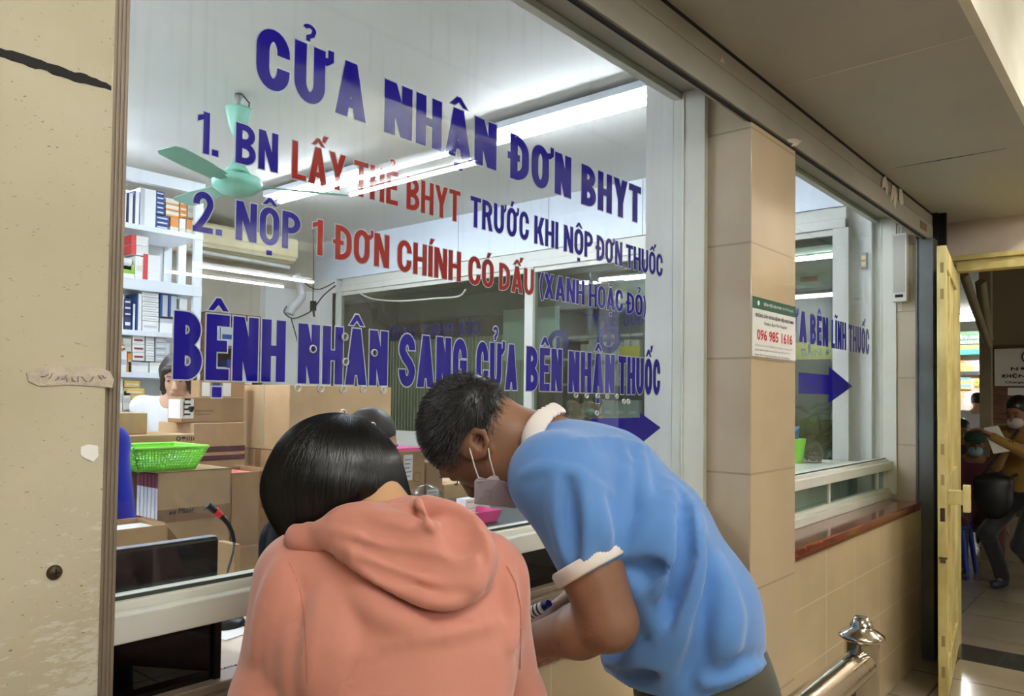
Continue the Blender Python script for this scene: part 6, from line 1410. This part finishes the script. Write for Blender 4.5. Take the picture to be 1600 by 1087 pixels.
    ring = [Q(872, 637, 1.50), Q(852, 648, 1.448), Q(836, 668, 1.425), Q(825, 696, 1.425), Q(824, 735, 1.44), Q(838, 765, 1.50), Q(836, 745, 1.55), Q(842, 690, 1.575), Q(858, 652, 1.548)]
    def _sp(i, t):
        a, b, c, d = [ring[(i+j) % 9] for j in (-1, 0, 1, 2)]; return .5*((2*b)+(-a+c)*t+(2*a-5*b+4*c-d)*t*t+(-a+3*b-3*c+d)*t**3)
    ring = [_sp(i, j/4) for i in range(9) for j in range(4)]
    na = vd(.86, 0, .28); cl = [cap(ring[i], ring[(i+1) % 36], .0055, .0055, .005, w=vd(.85, 0, -.53), kw=2.8) for i in range(36)]
    soft('shirt_collar', cl, .0035, WK, root, label='white ribbed collar')
    # trousers, legs, shoes
    h0 = Q(1098, 1075, 1.50); hl = h0+AD*-.09; hr = h0+AD*.09
    fl = np.array((hl[0]-.02, hl[1]+.02, .09)); fr2 = np.array((hr[0]+.0, hr[1]+.08, .09)); fw = _n(np.array((-.35, .94, 0)))
    kl, fl = ik(hl, fl, .42, .42, fw); kr, fr2 = ik(hr, fr2, .42, .42, fw)
    TR = [cap(hl, hr, .112, .112, .05), cap(h0+ZZ*.05, h0-ZZ*.03, .115, .12, .05, w=AD, kw=1.35), cap(hl, kl, .09, .066, .04), cap(kl, fl, .066, .052, .03), cap(hr, kr, .09, .066, .04), cap(kr, fr2, .066, .052, .03)]
    soft('trousers', TR, .010, cloth('olive_trousers', (70, 66, 50)), root)
    shm = mat('brown_shoe_leather', (60, 44, 36), .4)
    for ft in (fl, fr2): soft('shoe', [cap(ft-ZZ*.045-fw*.02, ft+fw*.15-ZZ*.052, .042, .034, .02), cap(ft-ZZ*.066-fw*.04, ft+fw*.15-ZZ*.066, .022, .022, .01)], .007, shm, root)
    # hair: cap of hair plus short strands
    hr_ = [elp(P(0, -.022, .040), np.array((.083, .099, .088))*.95, R, .01), elp(P(0, .150, -.030), np.array((.10, .085, .105)), R, .015, True), elp(P(.10, .016, -.052), np.array((.05, .060, .058)), R, .012, True), elp(P(-.10, .016, -.052), np.array((.05, .060, .058)), R, .012, True), elp(P(0, -.06, -.12), np.array((.10, .07, .075)), R, .015, True)]
    HM = mat('man_black_hair', (26, 24, 24), .38, spec=.6)
    soft('hair', hr_, .004, HM, root)
    rs = np.random.RandomState(3); n = 9000; d = rs.normal(size=(n, 3)); d /= np.linalg.norm(d, axis=1)[:, None]
    P0 = P(0, -.022, .040)+(d*np.array((.083, .099, .088))*.95)@R
    ds = sdf(P0, hr_); P0 = P0[np.abs(ds) < .006]; G = grad(P0, hr_); P0 = P0-G*(sdf(P0, hr_)+.002)[:, None]
    jit = rs.normal(size=(len(P0), 3))*.25
    fwd = np.array(R[1]); upv = np.array(R[2]); flow = lambda p, N, t: N*(.75-.3*t)+fwd*.75-upv*.10+jit*.8
    o = strands('hair_strands', P0, hr_, flow, 3, .0058, .0013, HM, root, stick=False, taper=.15); 
    # eyebrow, closed eye
    for x in (-1, 1): MB().tube([P(x*.014, .099, .032), P(x*.032, .097, .038), P(x*.050, .085, .032)], [.0030, .0036, .0018], 8).build('eyebrow', HM, root)
    for x in (-1, 1): MB().tube([P(x*.018, .0955, .004), P(x*.031, .0985, .001), P(x*.044, .092, .004)], [.0010, .0016, .0010], 6).build('eyelash', HM, root)
    # face mask (boat-shaped, hanging from the ear loops)
    MK = mat('pale_grey_mask_fabric', (206, 200, 206), .75, bump=.05, bscale=700)
    bN, bF = 1.425, 1.555
    near = [(741, 752), (745, 747), (750, 745), (755, 747), (760, 748), (766, 744), (772, 742), (778, 744), (781, 750), (807, 794), (741, 787)]
    T = lambda u, v, b: Q(u, v, b)
    bulge = {9: 1.475, 10: 1.455}
    vn = [T(u, v, bulge.get(i, bN+.0)) for i, (u, v) in enumerate(near)]
    mb = MB(); mb.prism(vn, AD*.0016); 
    fold1 = [T(781, 750, bN), T(790, 752, 1.445), T(812, 766, 1.475), T(813, 775, 1.49), T(807, 794, 1.475)]
    mb.prism(fold1, AD*.0016)
    far = [T(741, 787, 1.455), T(807, 794, 1.475), T(813, 775, 1.49), T(800, 756, bF), T(752, 750, bF), T(741, 757, bF)]
    mb.prism(far, AD*.0014)
    mask = mb.build('face_mask', MK, root)
    mb = MB(); rg = [T(761+5*math.cos(a), 770+5.5*math.sin(a), 1.4335) for a in np.linspace(0, 6.283, 20)]; mb.tube(rg, .0004, 4)
    small(mb, 'KF94', T(768, 776, 1.4335), vd(.2, .02, .98), -AR*1.0, .012); em = mb.build('embossed_mark', mat('grey_emboss', (150, 146, 150), .7), root); 
    EL = mat('white_elastic', (240, 232, 226), .7)
    for nm, pts in (('ear_loop', [(731, 690, 1.420), (735, 705, 1.418), (741, 727, 1.418), (748, 747, 1.424)]), ('ear_loop', [(763, 700, 1.412), (765, 715, 1.415), (769, 730, 1.418), (773, 744, 1.424)])):
        MB().tube([T(*q) for q in pts], .0013, 8).build(nm, EL, root, label='white ear loop')
    return root
build_man()
# pen and small labelled bottle in the far hand
pb = Q(846, 957, 1.60)
bt = thing('small_bottle', 'small white bottle with a dark blue cap in the hand of the man in blue', 'bottle', tuple(pb))
a0, a1 = Q(826, 958, 1.62), Q(850, 948, 1.60)
MB().tube([a0, a1], .012, 16).build('bottle_body', M['paper'], bt)
MB().tube([a1, Q(858, 942, 1.59)], .0075, 14).build('cap', mat('navy_cap', (24, 30, 120), .4), bt)
mb = MB(); 
for t in (.25, .5, .75): c = a0*(1-t)+a1*t; mb.tube([c-_n(a1-a0)*.002, c+_n(a1-a0)*.002], .0123, 16)
mb.build('label_print', M['ink'], bt)
# ---------------- woman in the salmon hooded jacket ----------------
def build_woman():
    foot = Q(600, 1300, 1.0); root = thing('person', 'woman seen from behind in a salmon pink hooded jacket with a black bob', 'person', (float(foot[0]), float(foot[1]), 0))
    hc = Q(536, 752, 1.235); up = vd(-.30, .30, .80); f = vd(-.40, .50, -.72)
    hp, P, R = head_prims(hc, f, up, .86)
    HD = ZZ
    el = Q(416, 1165, 1.12); wr = Q(500, 1085, 1.46); er = Q(808, 1140, 1.34); wr_ = Q(742, 1050, 1.56)
    body = hp+[cap(Q(580, 775, 1.20), Q(612, 840, 1.165), .046, .058, .03), cap(Q(470, 905, 1.16), el, .045, .038, .02), cap(el, wr, .037, .026, .02)]+hand_prims(wr, wr-el, -ZZ, -1, .9, .5)+[cap(er, wr_, .037, .026, .02)]+hand_prims(wr_, wr_-er, -ZZ, 1, .9, .5)
    soft('body', body, .0048, mat('skin_warm', (206, 160, 120), .5, var=.05, vscale=20), root)
    J = [cap(Q(622, 905, 1.175), Q(618, 1010, 1.13), .100, .103, .06, w=AR, kw=1.52), cap(Q(618, 1010, 1.13), Q(612, 1330, 1.02), .103, .112, .06, w=AR, kw=1.48),
         cap(Q(478, 905, 1.175), Q(610, 872, 1.165), .055, .062, .05), cap(Q(610, 872, 1.165), Q(748, 905, 1.195), .062, .055, .05), cap(Q(600, 845, 1.17), Q(660, 845, 1.175), .055, .055, .05),
         cap(Q(470, 905, 1.155), Q(424, 1100, 1.11), .062, .054, .045), cap(Q(424, 1100, 1.11), el, .054, .052, .03), cap(el, el+(wr-el)*.9, .050, .036, .02),
         cap(Q(757, 908, 1.20), Q(798, 1100, 1.26), .060, .052, .045), cap(Q(800, 1100, 1.26), er, .052, .050, .03), cap(er, er+(wr_-er)*.9, .048, .036, .02)]
    base = list(J); F = []
    for pts, r, sb in (([(452, 880), (470, 925), (478, 985), (481, 1050), (480, 1087)], .005, True), ([(500, 935), (505, 985), (496, 1035), (490, 1075)], .013, False), ([(526, 950), (531, 1010), (515, 1060)], .010, False),
                       ([(436, 885), (418, 950), (402, 1020)], .010, False), ([(448, 900), (436, 970), (428, 1050)], .009, False), ([(462, 940), (458, 1010), (452, 1080)], .010, False),
                       ([(812, 880), (820, 925), (816, 980), (808, 1030)], .006, True), ([(795, 900), (802, 960), (798, 1010)], .008, False), ([(600, 1005), (700, 990), (780, 972)], .006, False), ([(560, 930), (600, 960), (650, 975)], .010, False)):
        F += fold(base, pts, r, None, sb, -r*.5 if not sb else r*.7)
    J += F
    M_ = knit('salmon_jersey', (204, 134, 116), (198, 127, 109), sc=1500)
    J.append(elp(Q(612, 1330, 1.02)+np.array((0, 0, -3.06)), (3.0, 3.0, 3.0), None, .004, True))
    soft('jacket', J, .0058, M_, root)
    # hood: cloth pouch lying on the upper back, fanning from the knot at the left
    L1 = vd(.90, .0, -.42); N1 = vd(-.05, -.93, .35); W1_ = np.cross(N1, L1)
    def on(u, v, lift=0.0):
        h = march(base, [(u, v)])[0]; return (h if h is not None else Q(u, v, 1.08))+N1*lift
    H = [elp(on(632, 862, .006), (.120, .048, .026), [L1, W1_, N1], .02), elp(on(706, 872, .010), (.062, .058, .030), [L1, W1_, N1], .015)]
    def roll(pts, r0, r1, k=.008):
        W = [Q(*p) if p[2] > .5 else on(p[0], p[1], p[2]) for p in pts]
        S_ = []
        for i in range(len(W)-1):
            a = W[max(i-1, 0)]; b = W[i]; c = W[i+1]; d = W[min(i+2, len(W)-1)]
            for j in range(3): t = j/3; S_.append(.5*((2*b)+(-a+c)*t+(2*a-5*b+4*c-d)*t*t+(-a+3*b-3*c+d)*t**3))
        S_.append(W[-1]); n = len(S_)-1
        return [cap(S_[i], S_[i+1], r0+(r1-r0)*i/n, r0+(r1-r0)*(i+1)/n, k) for i in range(n)]
    H += roll([(498, 834, 1.115), (528, 816, 1.105), (565, 803, 1.11), (606, 806, 1.115), (645, 802, 1.12), (668, 790, 1.125)], .013, .013, .012)
    H += roll([(664, 790, 1.125), (700, 795, 1.115), (735, 815, 1.115), (755, 842, 1.115), (766, 878, 1.10), (756, 912, 1.09), (728, 936, 1.08)], .011, .008, .010)
    hs_ = [([(503, 830, .020), (550, 842, .026), (620, 858, .032), (690, 866, .040), (756, 866, .030)], .0085, .0075),
           ([(505, 836, .018), (560, 868, .024), (625, 892, .030), (690, 906, .032), (742, 906, .024)], .0080, .0075),
           ([(507, 841, .012), (560, 882, .014), (615, 915, .018), (668, 940, .022), (712, 943, .020), (745, 925, .02)], .0085, .0085),
           ([(590, 812, .022), (640, 826, .030), (690, 832, .034), (735, 836, .03)], .0070, .0060)]
    for pts, r0, r1 in hs_: H += roll(pts, r0, r1, .010)
    # front edge of the hood: a flat double-stitched band
    H += roll([(660, 792, .040), (668, 815, .044), (680, 838, .044), (700, 852, .042)], .0060, .0055, .004)
    hb = list(H); HF = []
    for pts, r, sb in (([(556, 853), (620, 874), (690, 886), (740, 886)], .0095, True), ([(570, 822), (630, 842), (690, 849), (745, 851)], .0085, True), ([(560, 876), (600, 898), (640, 912)], .0060, True),
                       ([(717, 815), (724, 832), (719, 852)], .014, True), ([(590, 806), (640, 812), (658, 806)], .006, True), ([(742, 830), (752, 850), (757, 875), (750, 900)], .004, True)):
        HF += fold(hb, pts, r, r*2.0, sb, -r*.3 if not sb else r*.5, base=hb)
    H += HF
    H += roll([(456, 840, 1.12), (461, 829, 1.12), (473, 831, 1.115), (483, 825, 1.115), (495, 832, 1.11), (508, 838, 1.105)], .008, .007, .006)
    H += roll([(460, 844, 1.12), (480, 840, 1.115), (507, 840, 1.105)], .010, .008, .008)
    H += [cap(Q(494, 826, 1.108), Q(500, 842, 1.10), .0075, .0075, .004), cap(Q(470, 846, 1.12), Q(500, 850, 1.115), .012, .012, .02)]
    soft('hood', H, .0036, M_, root)
    # armhole seams
    SM = mat('salmon_seam', (196, 120, 102), .8)
    for pts, src in (([(452, 878), (462, 900), (470, 925), (476, 960), (478, 1000), (480, 1040), (480, 1080)], J), ([(792, 884), (806, 910), (814, 950), (814, 1000), (812, 1060)], J)):
        h = [p for p in march(src, [(pts[i][0]*(1-t)+pts[i+1][0]*t, pts[i][1]*(1-t)+pts[i+1][1]*t) for i in range(len(pts)-1) for t in (0, .25, .5, .75)]) if p is not None]
        if len(h) > 3: MB().tube(h, .0007, 6).build('seam', SM, root, label='darker sewn seam')
    # trousers and shoes
    h0 = Q(612, 1330, 1.03); fw = _n(np.array((.35, .93, 0))); rt = np.array((fw[1], -fw[0], 0)); T = [cap(h0-rt*.08+fw*.03, h0+rt*.08+fw*.03, .085, .085, .04), cap(h0+ZZ*.06+fw*.03, h0-ZZ*.03+fw*.03, .08, .09, .04, w=rt, kw=1.35)]; shm = mat('white_trainer', (200, 196, 190), .5)
    for s_ in (-1, 1):
        hh = h0+rt*.085*s_+fw*.03; ft = np.array((hh[0]+rt[0]*.03*s_+fw[0]*.05, hh[1]+rt[1]*.03*s_+fw[1]*.05, .09)); kn, ft = ik(hh, ft, .40, .40, fw); T += [cap(hh, kn, .088, .062, .04), cap(kn, ft, .062, .050, .03)]
        soft('shoe', [cap(ft-ZZ*.045, ft+fw*.13-ZZ*.052, .038, .032, .02), cap(ft-ZZ*.068-fw*.04, ft+fw*.13-ZZ*.068, .020, .020, .01)], .008, shm, root)
    soft('trousers', T, .010, cloth('black_trousers', (34, 34, 40)), root)
    # bob
    B = [elp(Q(523, 742, 1.23), (.101, .112, .097), [vd(1, 0, 0), vd(0, 1, 0), vd(0, 0, 1)], .02), elp(Q(520, 775, 1.225), (.094, .10, .085), None, .03),
         cap(Q(582, 740, 1.22), Q(633, 808, 1.22), .044, .013, .02), cap(Q(580, 730, 1.24), Q(628, 788, 1.25), .038, .018, .02), cap(Q(460, 765, 1.20), Q(470, 826, 1.19), .038, .022, .03), cap(Q(500, 800, 1.18), Q(520, 826, 1.17), .03, .018, .03),
         elp(Q(596, 820, 1.105), (.038, .07, .052), None, .010, True)]
    BM = mat('glossy_black_hair', (12, 11, 13), .30, spec=.55)
    soft('hair', B, .0052, BM, root)
    rs = np.random.RandomState(5); n = 9000; d = rs.normal(size=(n, 3)); d /= np.linalg.norm(d, axis=1)[:, None]
    c = Q(524, 742, 1.23); P0 = c+d*np.array((.106, .112, .100)); 
    for _ in range(4): P0 = P0-grad(P0, B)*sdf(P0, B)[:, None]*.9
    P0 = P0[P0[:, 2] > Q(530, 812, 1.2)[2]]
    crown = Q(560, 672, 1.24); jit = rs.normal(size=(len(P0), 3))*.10
    def flow(p, N, t):
        a = p-crown; a = a/(np.linalg.norm(a, axis=1, keepdims=True)+.02)
        return a*.55-ZZ*.85+jit
    strands('hair_strands', P0, B, flow, 9, .0085, .0013, BM, root, lift=.0012, taper=.1)
    return root
build_woman()
